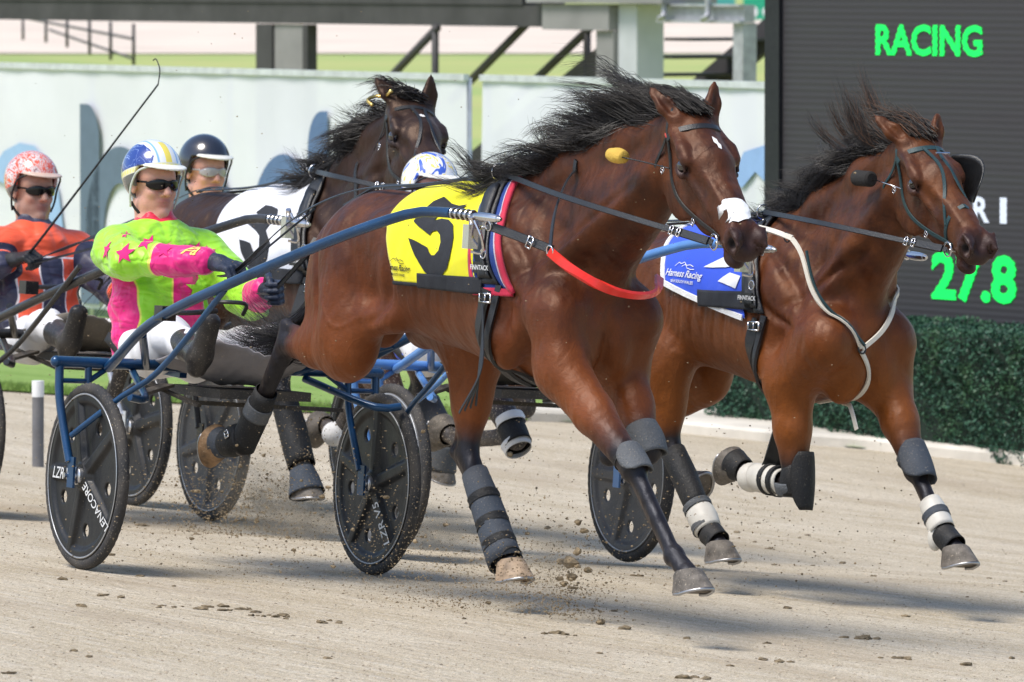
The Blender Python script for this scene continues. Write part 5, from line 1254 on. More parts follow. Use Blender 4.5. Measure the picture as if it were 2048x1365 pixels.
TRW = mat("white driving trousers", (.72,.72,.74), .7, bump=.5, bscale=14, var=.06, vscale=5); GLV = mat("navy leather glove", (.025,.034,.060), .5, bump=.45, bscale=70, var=.25, vscale=20); GLK = mat("black glove", (.02,.021,.024), .55, bump=.4, bscale=70); BTS = mat("muddy black boot", (.022,.021,.022), .35, bump=.35, bscale=40, dirt=.35)
PKW = mat("cream peak", (.78,.76,.68), .4, coat=.4)

# ---------------- team A: front bay horse, blue sulky
suA = sulky(MA, "blue sulky with black disc wheels carrying the driver in green and pink", M_BLUE, spin=(-.314, .0), cover=M_MUDG,
            txt=([("LZR V5", 180, .062, .165, False), ("LENACORE", 324, .052, .185, False)], [("LZR V5", 306, .062, .185, False)]))
H = None
S, H, xf, Rm, cr, poll, thr = build_horse(MA, "", COAT_A, (0,0,0), head=((2.907,0,1.808), -.074, .684, .08, 1.07), neck=.03)
LA = [('fore', -1, [(2.40,-.165,1.08),(2.45,-.165,.90),(2.885,-.13,.585),(3.145,-.12,.305),(3.235,-.12,.248)]),
      ('fore', 1, [(2.40,.165,1.08),(2.34,.165,.90),(2.585,.13,.635),(2.36,.12,.60),(2.32,.12,.70)]),
      ('hind', -1, [(.98,-.125,1.23),(1.03,-.165,.92),(.56,-.14,.885),(.25,-.12,.495),(.10,-.12,.495)]),
      ('hind', 1, [(1.00,.125,1.22),(1.38,.16,.93),(1.43,.13,.54),(1.68,.12,.235),(1.765,.12,.175)])]
H = finish_horse(S, H, MA, "leading bay horse with a yellow number cloth and a white patch across its nose", COAT_A, LA,
    [((.035,-.062,.015),(-.105,-.118,.035),(.5,-.3,.8)), ((.035,.062,.015),(-.055,.082,.098),(.75,.2,.6))], .0080, hoofm=[M_HOOFD, M_HOOFD, M_HOOFB, M_HOOF],
    points=[((.30,0,-.95),(.95,0,.28)), ((-.4,0,.9),(-.9,0,-.4)), ((-1,0,.12),(-.1,0,-1)), ((.27,0,-.96),(.96,0,.22))])
HA = H
strands("mane", cr, [(1.62,-.12,1.55),(1.93,-.12,1.64),(2.20,-.10,1.77),(2.44,-.08,1.92)], M_HAIR, H.ob, n=4000, clumps=105, spread=.007, wav=.085, r=.00125, lenj=.42, sag=.03, seed=3, rootj=.03)
strands("forelock", [hp(H,.0,-.05,.03), hp(H,.03,0,.045), hp(H,.03,.05,.03)], [hp(H,.0,-.05,.03)+np.array((-.15,-.07,.05)), hp(H,.03,0,.045)+np.array((-.15,-.06,.07)), hp(H,.03,.05,.03)+np.array((-.12,-.04,.05))], M_HAIR, H.ob, n=1000, clumps=28, spread=.005, wav=.025, r=.0013, lenj=.25, sag=.05, seed=4)
strands("tail", [(.60,-.03,1.12),(.62,.06,1.06)], [(-.02,-.05,.93),(-.14,.10,.87)], M_HAIR, H.ob, n=800, clumps=34, spread=.012, wav=.06, r=.0014, lenj=.40, sag=-.10, seed=5)
bA = bridle(H, M_LEA)
# brow badge, ear plug with cord, white nose patch and star
drape("brow_badge", poly2d([circ(.011, sy=.62)], 0), hp(H,.075,-.10,-.022), Rm[0], Rm[2]*.8+Rm[1]*-.3, Rm[1], H.bvh, .014, mat("red badge", (.62,.03,.04), .3, coat=.5), bA)
WM = mat("white marking", (.80,.78,.76), .7, var=.05)
drape("star_marking", poly2d([[(-.035,-.004),(-.02,.009),(0,.006),(.012,.012),(.038,.004),(.03,-.006),(.012,-.005),(0,-.012),(-.02,-.008)]], .012), hp(H,.185,.012,.06), Rm[0], Rm[1], -Rm[2], H.bvh, .0018, WM, H.ob)
drape("nose_patch", poly2d([[(-.050,-.045),(-.040,.03),(-.02,.045),(.03,.043),(.052,.02),(.060,-.02),(.040,-.052),(.015,-.045),(.0,-.058),(-.022,-.050),(-.03,-.06)]], .012), hp(H,.455,-.006,.06), Rm[0], Rm[1], -Rm[2], H.bvh, .004, mat("white nose tape", (.82,.82,.83), .8, bump=.3, var=.04), H.ob)
ep = MB(); e0 = Vector((2.725,-.165,1.655)); ep.tube([e0-Vector((.045,0,-.004)), e0-Vector((.025,0,0)), e0+Vector((.02,0,-.002)), e0+Vector((.042,0,-.006))], [.021,.027,.028,.022], 14); ep.build("ear_plug", mat("yellow foam", (.58,.38,.07), .9, bump=.6, bscale=60), H.ob, smooth=True)
MB().tube([tuple(e0+Vector((.035,-.01,-.005))), tuple(Vector(e0)*.45+Vector(hp(H,.17,-.112,-.08))*.55), tuple(hp(H,.17,-.112,-.08))], .0025, 6).build("ear_plug_cord", M_LEA, H.ob, smooth=True)
NUM5 = [(-0.1003,0.1266),(-0.0691,0.1567),(0.004,0.1318),(0.053,0.1274),(0.1006,0.1366),(0.0883,0.119),(0.1053,0.0886),(0.0419,0.074),(-0.0159,0.0671),(-0.0164,0.0455),(0.0149,0.0596),(0.0588,0.0596),(0.1065,0.0406),(0.1519,-0.0078),(0.1684,-0.0407),(0.1774,-0.0796),(0.1734,-0.1135),(0.1372,-0.1325),(0.0656,-0.1339),(0.0094,-0.1174),(-0.0552,-0.0815),(-0.1251,-0.0286),(-0.0436,-0.0412),(0.0135,-0.0521),(0.0265,-0.0644),(0.0435,-0.0714),(0.066,-0.0718),(0.0848,-0.0566),(0.0813,-0.0286),(0.0571,-0.0017),(0.0277,0.0109),(0.0063,0.0041),(0.0012,-0.0104),(-0.0856,0.0134),(-0.1321,0.0308),(-0.1139,0.0688)]
YC = fabric("yellow cloth", (.86,.80,.015)); BKC = mat("black webbing", (.020,.022,.028), .7, bump=.4, bscale=300); PADB = fabric("royal blue felt", (.022,.060,.27), .4); PADR = fabric("red binding", (.62,.030,.075), .4); GREY = fabric("pale piping", (.55,.52,.62))
sgA = saddle_gear(H, 0, 0, PADB, PADR, YC, numpoly=NUM5, num_o=(1.65,-.24,1.36), inkm=BKC, edge2=GREY, band=BKC)
def cloth_text(H, o, s1, s2, m, sz, W=(0,.30,.95), U=(1,0,-.03), d=(0,1,-.2), logo=True):
    mb = MB()
    drape("", text2d(s1, sz, .03, .0006, 'CENTER', shear=.25), o, U, W, d, H.cbv, .005, m, None, mb); drape("", text2d(s2, sz*.42, .03, .0003, 'CENTER'), np.array(o)+np.array((0,0,-sz*.62)), U, W, d, H.cbv, .005, m, None, mb)
    if logo:
        for k, pts in enumerate(([(-.075,.030),(-.05,.045),(-.03,.040),(-.01,.048),(.01,.036),(.035,.040),(.06,.034)], [(-.02,.030),(.0,.040),(.02,.026),(.045,.022),(.07,.024)])):
            ol = [(x*sz*24, y*sz*26) for x, y in pts]+[(x*sz*24, (y-.003)*sz*26) for x, y in reversed(pts)]; drape("", poly2d([ol], .03), np.array(o)+np.array((0,0,sz*.3)), U, W, d, H.cbv, .005, m, None, mb)
    mb.build("lettering", m, H.cloth)
cloth_text(H, (1.475,-.27,1.205), "Harness Racing", "NEW SOUTH WALES", BKC, .030)
# breast collar: grey traces, red front, neck strap
bc = strap("breast_collar", [(2.505,-.275,1.31),(2.555,-.255,1.270),(2.61,-.20,1.222),(2.655,-.11,1.185),(2.66,.0,1.172),(2.63,.08,1.178),(2.57,.15,1.20),(2.50,.19,1.235)], .036, .010, mat("red rubber collar", (.80,.035,.025), .38, coat=.3, bump=.1), H.ob, rest=H.bvh, off=.010, up=(1,0,0))
strap("trace", [(2.235,-.36,1.385),(2.33,-.32,1.36),(2.43,-.29,1.335),(2.50,-.26,1.315)], .032, .006, M_LEA, bc, up=(0,-1,.3))
strap("neck_strap", [(2.50,-.27,1.325),(2.43,-.22,1.43),(2.36,-.14,1.53),(2.31,-.06,1.60),(2.30,.02,1.62)], .018, .004, M_LEA, bc, rest=H.bvh, off=.006)
mb = MB(); rings(mb, (2.505,-.275,1.31), (0,1,.2), .020, .0035); mb.build("ring", M_MET, bc, smooth=True); mb = MB(); buckle(mb, (2.42,-.30,1.335), (1,0,-.3), (0,-1,.2), .04, .03, .003); mb.build("buckle", M_MET, bc, smooth=True); mb = MB(); rings(mb, (2.24,-.365,1.385), (0,1,.2), .017, .003); mb.build("ring", M_MET, bc, smooth=True)
# crupper strap along the back
strap("back_strap", [(1.95,-.01,1.56),(1.5,-.01,1.52),(1.1,-.01,1.50),(.85,-.01,1.46),(.70,0,1.40)], .024, .006, M_LEA, H.ob, H.bvh, .016)
# leg boots
def J(L, i, j): return np.array(L[i][2][j], float)
boot(H, "tendon_boot", J(LA,3,2)+np.array((.05,0,-.06)), J(LA,3,3)+np.array((.055,0,-.065)), .050, .064, M_BOOTG, (0,1), bulge=.004, flare=.002)
boot(H, "bell_boot", J(LA,3,3)+np.array((.04,0,-.035)), J(LA,3,4)+np.array((.0,0,.01)), .048, .050, M_BOOTK, (0,1))
for f_ in (.35,.62,.85): a = J(LA,3,2)*(1-f_)+J(LA,3,3)*f_; boot(H, "boot_strap", a+np.array((.03,0,-.03)), a+np.array((.05,0,-.058)), (.0575+.007*f_), (.0585+.007*f_), M_BOOTK, (0,1))
pad(H, "knee_boot", J(LA,0,2)+np.array((-.060,0,.045)), J(LA,0,2)+np.array((.035,0,-.030)), .056, .054, M_BOOTC, -95, 75); boot(H, "knee_strap", J(LA,0,2)+np.array((-.052,0,.040)), J(LA,0,2)+np.array((-.034,0,.026)), .054, .054, M_BOOTK)
pad(H, "knee_boot", J(LA,1,2)+np.array((-.06,0,.07)), J(LA,1,2)+np.array((.018,0,-.03)), .060, .060, M_BOOTC, -120, 130, bulge=.008); boot(H, "knee_strap", J(LA,1,2)+np.array((-.03,0,.04)), J(LA,1,2)+np.array((-.018,0,.024)), .058, .058, M_BOOTK)
boot(H, "tendon_boot", J(LA,2,2)*.55+J(LA,2,3)*.45, J(LA,2,3), .044, .050, M_BOOTK, (0,1), bulge=.004); boot(H, "boot_strap", J(LA,2,2)*.42+J(LA,2,3)*.58, J(LA,2,2)*.30+J(LA,2,3)*.70, .052, .053, M_BOOTC)
boot(H, "fetlock_boot", J(LA,2,3)+np.array((.02,0,.03)), J(LA,2,4)+np.array((.03,0,0)), .056, .050, M_BOOTK, (0,1), bulge=.006); boot(H, "bell_boot", J(LA,2,4)+np.array((.035,0,.0)), J(LA,2,4)+np.array((-.02,0,.0)), .050, .058, M_BOOTG, (0,1))
mb = MB(); buckle(mb, J(LA,2,3)+np.array((-.02,-.055,.04)), (1,0,.5), (0,-1,0), .025, .025, .003); mb.build("buckle", M_MET, H.ob, smooth=True)
dA = driver(MA, "driver in lime green and pink silks with stars, blue and white helmet, holding the reins", rig(), dict(jacket=jacket_A(), trousers=TRW, helmet=helmetm("blue starred helmet", hA), skin=SK1, peak=PKW, glasses=GL, glove=GLV, boot=BTS, trim=mat("pale trim", (.6,.62,.58), .5)), h=.0062)
PKM = fabric("pink star", (.78,.015,.21)); GRM = fabric("green star", (.38,.82,.04)); YLM = fabric("gold thread", (.80,.70,.16))
cA = lambda o, r, d, m=PKM, rot=0., U=None: drape("star", poly2d(star(r, rot=rot), .02), o, np.cross((0,0,1.), -np.array(d, float))/np.linalg.norm(np.cross((0,0,1.), -np.array(d, float))), (0,0,1), d, dA.jb, .0035, m, dA.jacket)
CV = np.array((-.545,.838,-.03))  # seen from ahead and right
dcam = np.array((-.46,.88,-.02))
for o, r, m, ro in (((-.50,-.33,1.19), .040, PKM, .1), ((-.36,-.35,1.185), .044, PKM, -.2), ((-.56,-.10,1.225), .034, PKM, .2), ((-.55,-.01,1.20), .034, PKM, .0), ((-.55,.10,1.21), .033, PKM, .3), ((-.57,.17,1.195), .034, PKM, -.3), ((-.63,-.16,1.25), .016, PKM, 0), ((-.46,.06,1.06), .045, GRM, .0)): cA(o, r, (-.8,.55,-.02) if o[1] > -.2 else (-.35,.93,-.05), m, ro)
mb = MB(); drape("", text2d("Pa", .075, .02, .0005, 'CENTER', shear=.5), (-.13,-.20,1.20), np.array((.95,.32,-.02)), np.array((.08,-.25,1.)), (-.25,.95,-.18), dA.jb, .003, YLM, None, mb); mb.build("embroidery", YLM, dA.jacket)
reins(MA, H, dA, "black driving reins of the front bay horse, held in navy gloves")

# ---------------- team B: right-hand bay horse, pale blue sulky
S, H, xf, Rm, cr, poll, thr = build_horse(MBt, "", COAT_B, (-.03,0,-.085), head=((2.636,0,1.785), -.057, .600, .088, 1.07), neck=.02, mouth=.006)
LB = [('fore', -1, [(2.38,-.175,1.00),(2.16,-.175,.84),(2.205,-.15,.455),(1.89,-.13,.465),(1.78,-.125,.495)]),
      ('fore', 1, [(2.34,.15,1.00),(2.34,.15,.86),(2.585,.13,.545),(2.80,.12,.315),(2.875,.12,.262)]),
      ('hind', -1, [(1.00,-.125,1.14),(1.29,-.165,.86),(1.34,-.14,.545),(1.60,-.13,.245),(1.69,-.13,.185)]),
      ('hind', 1, [(.98,.125,1.14),(1.10,.16,.84),(.86,.14,.64),(1.02,.13,.42),(1.09,.13,.39)])]
H = finish_horse(S, H, MBt, "bay horse on the right with a blue cloth, dark teal bridle and cream breastplate", COAT_B, LB,
    [((.035,-.062,.015),(-.105,-.135,.040),(.5,-.3,.8)), ((.035,.062,.015),(-.045,.085,.085),(.75,.2,.6))], .0080, hoofm=[M_HOOFD]*4,
    points=[((-.95,0,.33),(-.3,0,-.95)), ((.30,0,-.95),(.95,0,.28)), ((.25,0,-.97),(.97,0,.2)), ((.8,0,-.5),(.5,0,.8))])
HB = H
strands("mane", cr, [(1.66,-.07,1.48),(1.85,-.07,1.55),(2.05,-.07,1.64),(2.28,-.06,1.76)], M_HAIR, H.ob, n=3600, clumps=90, spread=.007, wav=.08, r=.00125, lenj=.40, sag=.08, seed=13, rootj=.03)
strands("mane", [cr[2], cr[3]], [(2.13,-.05,1.92),(2.30,-.05,2.00)], M_HAIR, H.ob, n=650, clumps=16, spread=.010, wav=.06, r=.0013, lenj=.2, sag=-.08, m2=M_HAIRB, frac2=.35, seed=14)
strands("forelock", [hp(H,.0,-.05,.03), hp(H,.03,0,.045), hp(H,.03,.05,.03)], [hp(H,.0,-.05,.03)+np.array((-.16,-.07,.06)), hp(H,.03,0,.045)+np.array((-.15,-.06,.08)), hp(H,.03,.05,.03)+np.array((-.12,-.04,.07))], M_HAIR, H.ob, n=760, clumps=26, spread=.014, wav=.02, r=.0013, lenj=.3, sag=.05, m2=M_HAIRB, frac2=.3, seed=15)
strands("tail", [(.70,-.02,1.27),(.68,.02,1.27)], [(.0,-.05,.93),(-.1,.10,.87)], M_HAIR, H.ob, n=500, clumps=30, spread=.05, wav=.06, r=.0026, lenj=.35, seed=16)
bB = bridle(H, M_LEAB, cross=True, noseband=True)
mb = MB(); mb.bar(hp(H,.165,-.016,.062), hp(H,.165,.040,.060), .008, .004, Rm[2]); mb.build("cheek_clip", M_MET, bB)
# blinker cup on the far side
V = []; F = []
for i in range(9):
    for j in range(9):
        u = i/8; v = -1+j/4; V.append(hp(H, .10+.19*u, .100+.055*math.sin(math.pi*u*.9)*1.1, -.035+.085*v*math.sin(math.pi*(.15+.75*u))))
for i in range(8):
    for j in range(8): F.append((i*9+j, i*9+j+1, (i+1)*9+j+1, (i+1)*9+j))
o = link("blinker", mesh("blinker", V, F), M_LEA, bB); sm = o.modifiers.new("s", 'SOLIDIFY'); sm.thickness = .006
e0 = Vector(H.xf[0])+Vector((-.135,-.13,-.155)); ep = MB(); ep.tube([e0-Vector((.055,0,0)), e0-Vector((.045,0,0)), e0+Vector((.045,0,-.002)), e0+Vector((.053,0,-.002))], [.022,.030,.030,.022], 16, smooth=False); ep.build("ear_plug", mat("black foam", (.022,.020,.019), .9, bump=.5), H.ob, smooth='auto')
MB().tube([tuple(e0+Vector((.05,0,0))), tuple(hp(H,.17,-.112,-.085))], .0022, 6).build("ear_plug_cord", M_MET, H.ob, smooth=True)
BC = fabric("blue cloth", (.028,.085,.62)); CREAM = mat("cream binding", (.68,.64,.55), .6, bump=.15, var=.06)
NUMB = [(.10,.14),(.20,.14),(.30,.04),(.30,-.05),(.20,-.12),(.10,-.04),(.16,-.01),(.20,-.05),(.22,.0),(.14,.06)]
sgB = saddle_gear(H, -.06, -.085, None, None, BC, skew=.27, numpoly=None, band=BKC, hang=False)
hm_ = H.clothV; nx_ = 35; lo_ = [hm_[60*nx_+j] for j in range(nx_)]; rr_ = [hm_[i*nx_] for i in range(28, 61)]
strap("hem", [tuple(v) for v in rr_[::4]], .026, .006, M_WOOL, H.cloth, rest=H.bvh, off=.012); strap("hem", [tuple(v) for v in lo_[::3]], .024, .006, M_WOOL, H.cloth, rest=H.bvh, off=.012)
cloth_text(H, (1.50,-.27,1.215), "Harness Racing", "NEW SOUTH WALES", M_INK, .040)
drape("number", poly2d([[(-.12,-.02),(-.02,.035),(.10,.05),(.13,.0),(.03,-.012)]], .02), (1.74,-.25,1.29), (1,0,0), (0,.5,.86), (0,.86,-.5), H.cbv, .006, M_INK, H.cloth); drape("number", poly2d([[(.0,-.07),(.07,-.035),(.16,-.05),(.15,-.10),(.08,-.085)]], .02), (1.74,-.25,1.29), (1,0,0), (0,.5,.86), (0,.86,-.5), H.cbv, .006, M_INK, H.cloth)
# Y-shaped breastplate with teal edge
br = strap("breastplate", [(2.25,-.262,1.385),(2.325,-.262,1.345),(2.36,-.262,1.24),(2.40,-.235,1.14),(2.44,-.165,1.055),(2.47,-.08,.99)], .019, .007, CREAM, H.ob, rest=H.bvh, off=.012, n=26)
strap("breastplate_strap", [(2.46,-.07,.985),(2.43,.03,1.05),(2.40,.10,1.13),(2.32,.155,1.23),(2.24,.18,1.30)], .020, .007, CREAM, br, rest=H.bvh, off=.008, n=40)
strap("breastplate_strap", [(2.46,-.075,.975),(2.47,0,.88),(2.40,.0,.82),(2.28,0,.785),(2.14,-.02,.775)], .019, .007, CREAM, br, H.bvh, .008)
strap("breastplate_edge", [(2.345,-.260,1.345),(2.38,-.258,1.245),(2.42,-.228,1.147),(2.455,-.158,1.063),(2.485,-.07,1.0)], .010, .007, M_LEAB, br, rest=H.bvh, off=.013, n=26)
strap("breastplate_strap", [(1.99,-.24,1.42),(2.08,-.25,1.415),(2.18,-.26,1.40),(2.25,-.262,1.388)], .022, .006, CREAM, br, rest=H.bvh, off=.012)
strap("loose_end", [(2.30,-.02,.775),(2.37,-.04,.77),(2.41,-.05,.735),(2.44,-.05,.68)], .020, .004, CREAM, br)
mb = MB(); q = H.bvh.find_nearest(Vector((2.46,-.075,.985))); rings(mb, tuple(q[0]+q[1]*.014), q[1], .018, .004); rings(mb, (2.20,-.255,1.39), (0,1,.2), .018, .003); mb.build("ring", M_LEA, br, smooth=True)
boot(H, "knee_boot", J(LB,0,2)+np.array((.0,0,.075)), J(LB,0,2)+np.array((.0,0,-.045)), .054, .056, M_BOOTK, (0,1), bulge=.008); pad(H, "knee_guard", J(LB,0,2)+np.array((-.005,0,.12)), J(LB,0,2)+np.array((.025,0,-.10)), .062, .052, M_BOOTK, -70, 60, bulge=.006); boot(H, "bell_boot", J(LB,0,4)+np.array((.05,0,-.015)), J(LB,0,4)+np.array((-.025,0,.008)), .046, .060, M_BOOTK)
boot(H, "knee_cup", J(LB,0,2)+np.array((-.02,-.01,.0)), J(LB,0,2)+np.array((-.02,-.01,-.05)), .062, .045, M_BOOTC, (0,1), bulge=.006)
boot(H, "tendon_boot", J(LB,0,2)*.72+J(LB,0,3)*.28, J(LB,0,3)*.93+J(LB,0,2)*.07, .046, .052, M_BOOTW, (0,1), bulge=.005)
mb = MB(); mb.ball(tuple(J(LB,0,3)+np.array((.0,-.006,-.005))), .055, 18, (1.1,1,1.05)); mb.build("fetlock_cup", M_BOOTW, H.ob, smooth=True)
for f_ in (.35,.55): a = J(LB,0,2)*(1-f_)+J(LB,0,3)*f_; boot(H, "boot_strap", a, a+np.array((-.025,0,0)), .058, .058, M_BOOTK)
pad(H, "knee_boot", J(LB,1,2)*.76+J(LB,1,1)*.24, J(LB,1,2)+np.array((.045,0,-.05)), .060, .056, M_BOOTG, -150, 95)
boot(H, "knee_strap", J(LB,1,2)*.84+J(LB,1,1)*.16, J(LB,1,2)*.90+J(LB,1,1)*.10, .059, .059, M_BOOTC)
boot(H, "tendon_boot", J(LB,1,2)*.50+J(LB,1,3)*.50, J(LB,1,3)*.95+J(LB,1,2)*.05, .042, .050, M_BOOTW, (0,1), bulge=.004); boot(H, "boot_strap", J(LB,1,2)*.32+J(LB,1,3)*.68, J(LB,1,2)*.22+J(LB,1,3)*.78, .053, .053, M_BOOTG)
boot(H, "ankle_boot", J(LB,1,3)+np.array((-.01,0,.0)), J(LB,1,4)+np.array((.0,0,.01)), .048, .046, M_BOOTK, (0,1)); mb = MB(); mb.ball(tuple(J(LB,1,3)+np.array((-.028,-.018,-.01))), .044, 16, (.7,.7,1.3)); mb.build("fetlock_cup", M_BOOTW, H.ob, smooth=True)
boot(H, "tendon_boot", J(LB,2,2)*.93+J(LB,2,3)*.07, J(LB,2,2)*.25+J(LB,2,3)*.75, .050, .048, M_BOOTK, (0,1), bulge=.003); boot(H, "fetlock_boot", J(LB,2,2)*.22+J(LB,2,3)*.78, J(LB,2,3)*.8+J(LB,2,4)*.2, .054, .052, M_BOOTW, (0,1), bulge=.006); boot(H, "ankle_boot", J(LB,2,3)*.7+J(LB,2,4)*.3, J(LB,2,4)+np.array((.0,0,.01)), .050, .048, M_BOOTK, (0,1))
for f_ in (.72, .95): a = J(LB,2,2)*(1-f_)+J(LB,2,3)*f_; boot(H, "boot_strap", a, a+np.array((.018,0,-.02)), .058, .058, M_BOOTC)
suB = sulky(MBt, "pale blue sulky mostly hidden behind the front bay horse, with grey disc wheels", M_LBLUE, disc=M_DISCG, spin=(.5, .95), hw=.59,
            shaft=[(-.13,.50,.755),(.35,.56,.92),(.95,.56,1.09),(1.45,.48,1.25),(1.75,.43,1.33),(1.87,.40,1.348),(2.00,.385,1.352)])
dB = driver(MBt, "driver hidden behind the front bay horse, only a white and blue helmet showing", rig(0, .02), dict(jacket=mat("blue silks", (.03,.08,.5), .5), trousers=TRW, helmet=helmetm("white and blue helmet", hB), skin=SK1, peak=PKW, glasses=GL, glove=GLK, boot=BTS), h=.0085)
reins(MBt, H, dB, "black driving reins of the bay horse on the right")
whip(MBt, [(-.10,-.10,1.10),(-.45,-.18,1.34),(-.20,-.2,1.545),(.02,-.2,1.635),(.215,-.2,1.668),(.25,-.2,1.65),(.24,-.2,1.60)], "thin whip arching over the rump of the front bay horse")

# ---------------- team C: dark horse with the white cloth, black sulky
S, H, xf, Rm, cr, poll, thr = build_horse(MC, "", COAT_C, (-.08,0,-.06), head=((2.385,0,1.825), -.30, .46, -.10, 1.12), neck=.02)
LC = [('fore', -1, [(2.30,-.17,1.03),(2.40,-.17,.86),(2.70,-.14,.60),(2.48,-.13,.44),(2.38,-.13,.46)]),
      ('fore', 1, [(2.34,.17,1.03),(2.66,.15,.90),(3.10,.13,.545),(2.72,.12,.50),(2.62,.12,.53)]),
      ('hind', -1, [(.92,-.125,1.18),(.92,-.16,.86),(.52,-.14,.76),(.30,-.12,.42),(.22,-.12,.42)]),
      ('hind', 1, [(.92,.125,1.16),(1.20,.16,.90),(1.31,.13,.64),(1.53,.12,.325),(1.56,.12,.265)])]
H = finish_horse(S, H, MC, "dark brown horse with a white number cloth, head turned, between the drivers", COAT_C, LC,
    [((.035,-.062,.015),(-.05,-.140,.065),(.5,-.3,.8)), ((.035,.062,.015),(-.02,.055,.120),(.75,.2,.6))], .0115, hoofm=[M_HOOFD]*4,
    points=[((-.95,0,.33),(-.3,0,-.95)), ((-.95,0,.33),(-.3,0,-.95)), ((-.95,0,.1),(0,0,-1)), ((.15,0,-.98),(.98,0,.12))])
strands("mane", cr, [(1.48,-.08,1.46),(1.70,-.08,1.52),(1.90,-.08,1.62),(2.05,-.08,1.78)], M_HAIR, H.ob, n=2400, clumps=70, spread=.008, wav=.085, r=.0016, lenj=.40, sag=.06, seed=23, rootj=.03)
strands("forelock", [hp(H,.0,-.05,.03), hp(H,.03,0,.045), hp(H,.03,.05,.03)], [hp(H,.0,-.05,.03)+np.array((-.14,-.10,.02)), hp(H,.03,0,.045)+np.array((-.10,-.12,.03)), hp(H,.03,.05,.03)+np.array((.0,-.12,.0))], M_HAIR, H.ob, n=320, clumps=24, spread=.02, wav=.03, r=.0022, lenj=.3, sag=.08, seed=24)
strands("tail", [(.62,-.02,1.28),(.60,.02,1.28)], [(.15,-.05,.93),(.05,.10,.87)], M_HAIR, H.ob, n=500, clumps=30, spread=.05, wav=.06, r=.0026, lenj=.35, seed=26)
bC = bridle(H, M_LEA, cross=True, noseband=True)
drape("star_marking", poly2d([star(.017, 8, .7)[0]], .01), hp(H,.17,.0,.06), Rm[0], Rm[1], -Rm[2], H.bvh, .002, WM, H.ob)
mb = MB(); mb.tube([hp(H,.02,-.10,.02), hp(H,.0,-.13,.01), hp(H,.02,-.16,.0), hp(H,.06,-.15,.0)], .007, 8); mb.tube([hp(H,.02,-.10,.02), hp(H,.04,-.09,.06)], .008, 8); mb.build("brass_clip", M_BRASS, bC, smooth=True)
WC = fabric("white cloth", (.74,.76,.82))
NUM3 = [(0.1278,0.1242),(0.1721,0.1239),(0.2354,0.1108),(0.2649,0.0797),(0.2666,0.0472),(0.2521,0.0057),(0.3281,-0.047),(0.3425,-0.1029),(0.3084,-0.1372),(0.2367,-0.1414),(0.1577,-0.1134),(0.1146,-0.0833),(0.0778,-0.0404),(0.1645,-0.0479),(0.2075,-0.0781),(0.238,-0.0804),(0.2452,-0.0597),(0.2238,-0.0202),(0.1748,0.0016),(0.0798,0.0292),(0.0719,0.0533),(0.1636,0.0418),(0.1653,0.0582),(0.1057,0.0796)]
sgC = saddle_gear(H, -.02, -.06, None, None, WC, numpoly=NUM3, num_o=(1.45,-.24,1.30), inkm=BKC, band=BKC, hang=False)
strap("breast_collar", [(2.12,-.34,1.32),(2.35,-.28,1.26),(2.50,-.18,1.18),(2.55,0,1.13)], .04, .008, M_LEA, H.ob, H.bvh, .008); strap("neck_strap", [(2.38,-.24,1.27),(2.28,-.16,1.42),(2.16,-.02,1.56)], .018, .004, M_LEA, H.ob, H.bvh, .006)
strap("back_strap", [(1.90,-.01,1.50),(1.5,-.01,1.46),(1.1,-.01,1.44),(.80,-.01,1.40)], .024, .006, M_LEA, H.ob, H.bvh, .016)
boot(H, "knee_boot", J(LC,1,2)+np.array((-.05,0,.05)), J(LC,1,2)+np.array((.02,0,-.03)), .055, .058, M_BOOTK, (0,1)); boot(H, "fleece_band", J(LC,1,2)+np.array((-.055,0,.075)), J(LC,1,2)+np.array((-.035,0,.045)), .058, .060, M_WOOL, (0,1)); boot(H, "fleece_band", J(LC,1,2)+np.array((.0,0,-.02)), J(LC,1,2)+np.array((.025,0,-.05)), .062, .055, M_WOOL, (0,1))
boot(H, "bell_boot", J(LC,3,3)+np.array((.0,0,-.01)), J(LC,3,4)+np.array((.02,0,-.05)), .052, .078, M_BOOTG, (0,1)); boot(H, "hind_boot", J(LC,3,2)*.8+J(LC,3,3)*.2, J(LC,3,3), .056, .058, M_BOOTK, (0,1), bulge=.004)
suC = sulky(MC, "black sulky with grey disc wheels behind the white-cloth horse at far left", M_BLK2, disc=M_DISCG, spin=(.2, .7), hw=.60, cover=M_MUDC,
            shaft=[(-.13,.50,.755),(.12,.56,.838),(.91,.55,1.063),(1.50,.46,1.235),(1.78,.40,1.315),(1.87,.385,1.332),(1.98,.375,1.335)])
dC = driver(MC, "driver in orange and navy silks with a red and white helmet, whip in hand", rig(.085, -.07, elR=(-.66,-.33,.97), wrR=(-.46,-.20,1.075), hdR=(1,.35,.25), huR=(.0,-.5,1)), dict(jacket=jacket_C(), trousers=TRW, helmet=helmetm("red streaked helmet", hC), skin=SK2, peak=mat("sand peak", (.62,.45,.36), .4, coat=.4), glasses=GL, glove=GLK, boot=BTS), h=.0075, stub=.8)
reins(MC, H, dC, "black driving reins of the dark horse with the white cloth")
whip(MC, [(-.42,-.18,1.05),(-.25,-.15,1.20),(.647,-.15,1.86),(.655,-.15,1.92),(.62,-.15,1.965),(.595,-.15,1.96)], "long thin whip slanting up against the banner above the orange driver's hand")

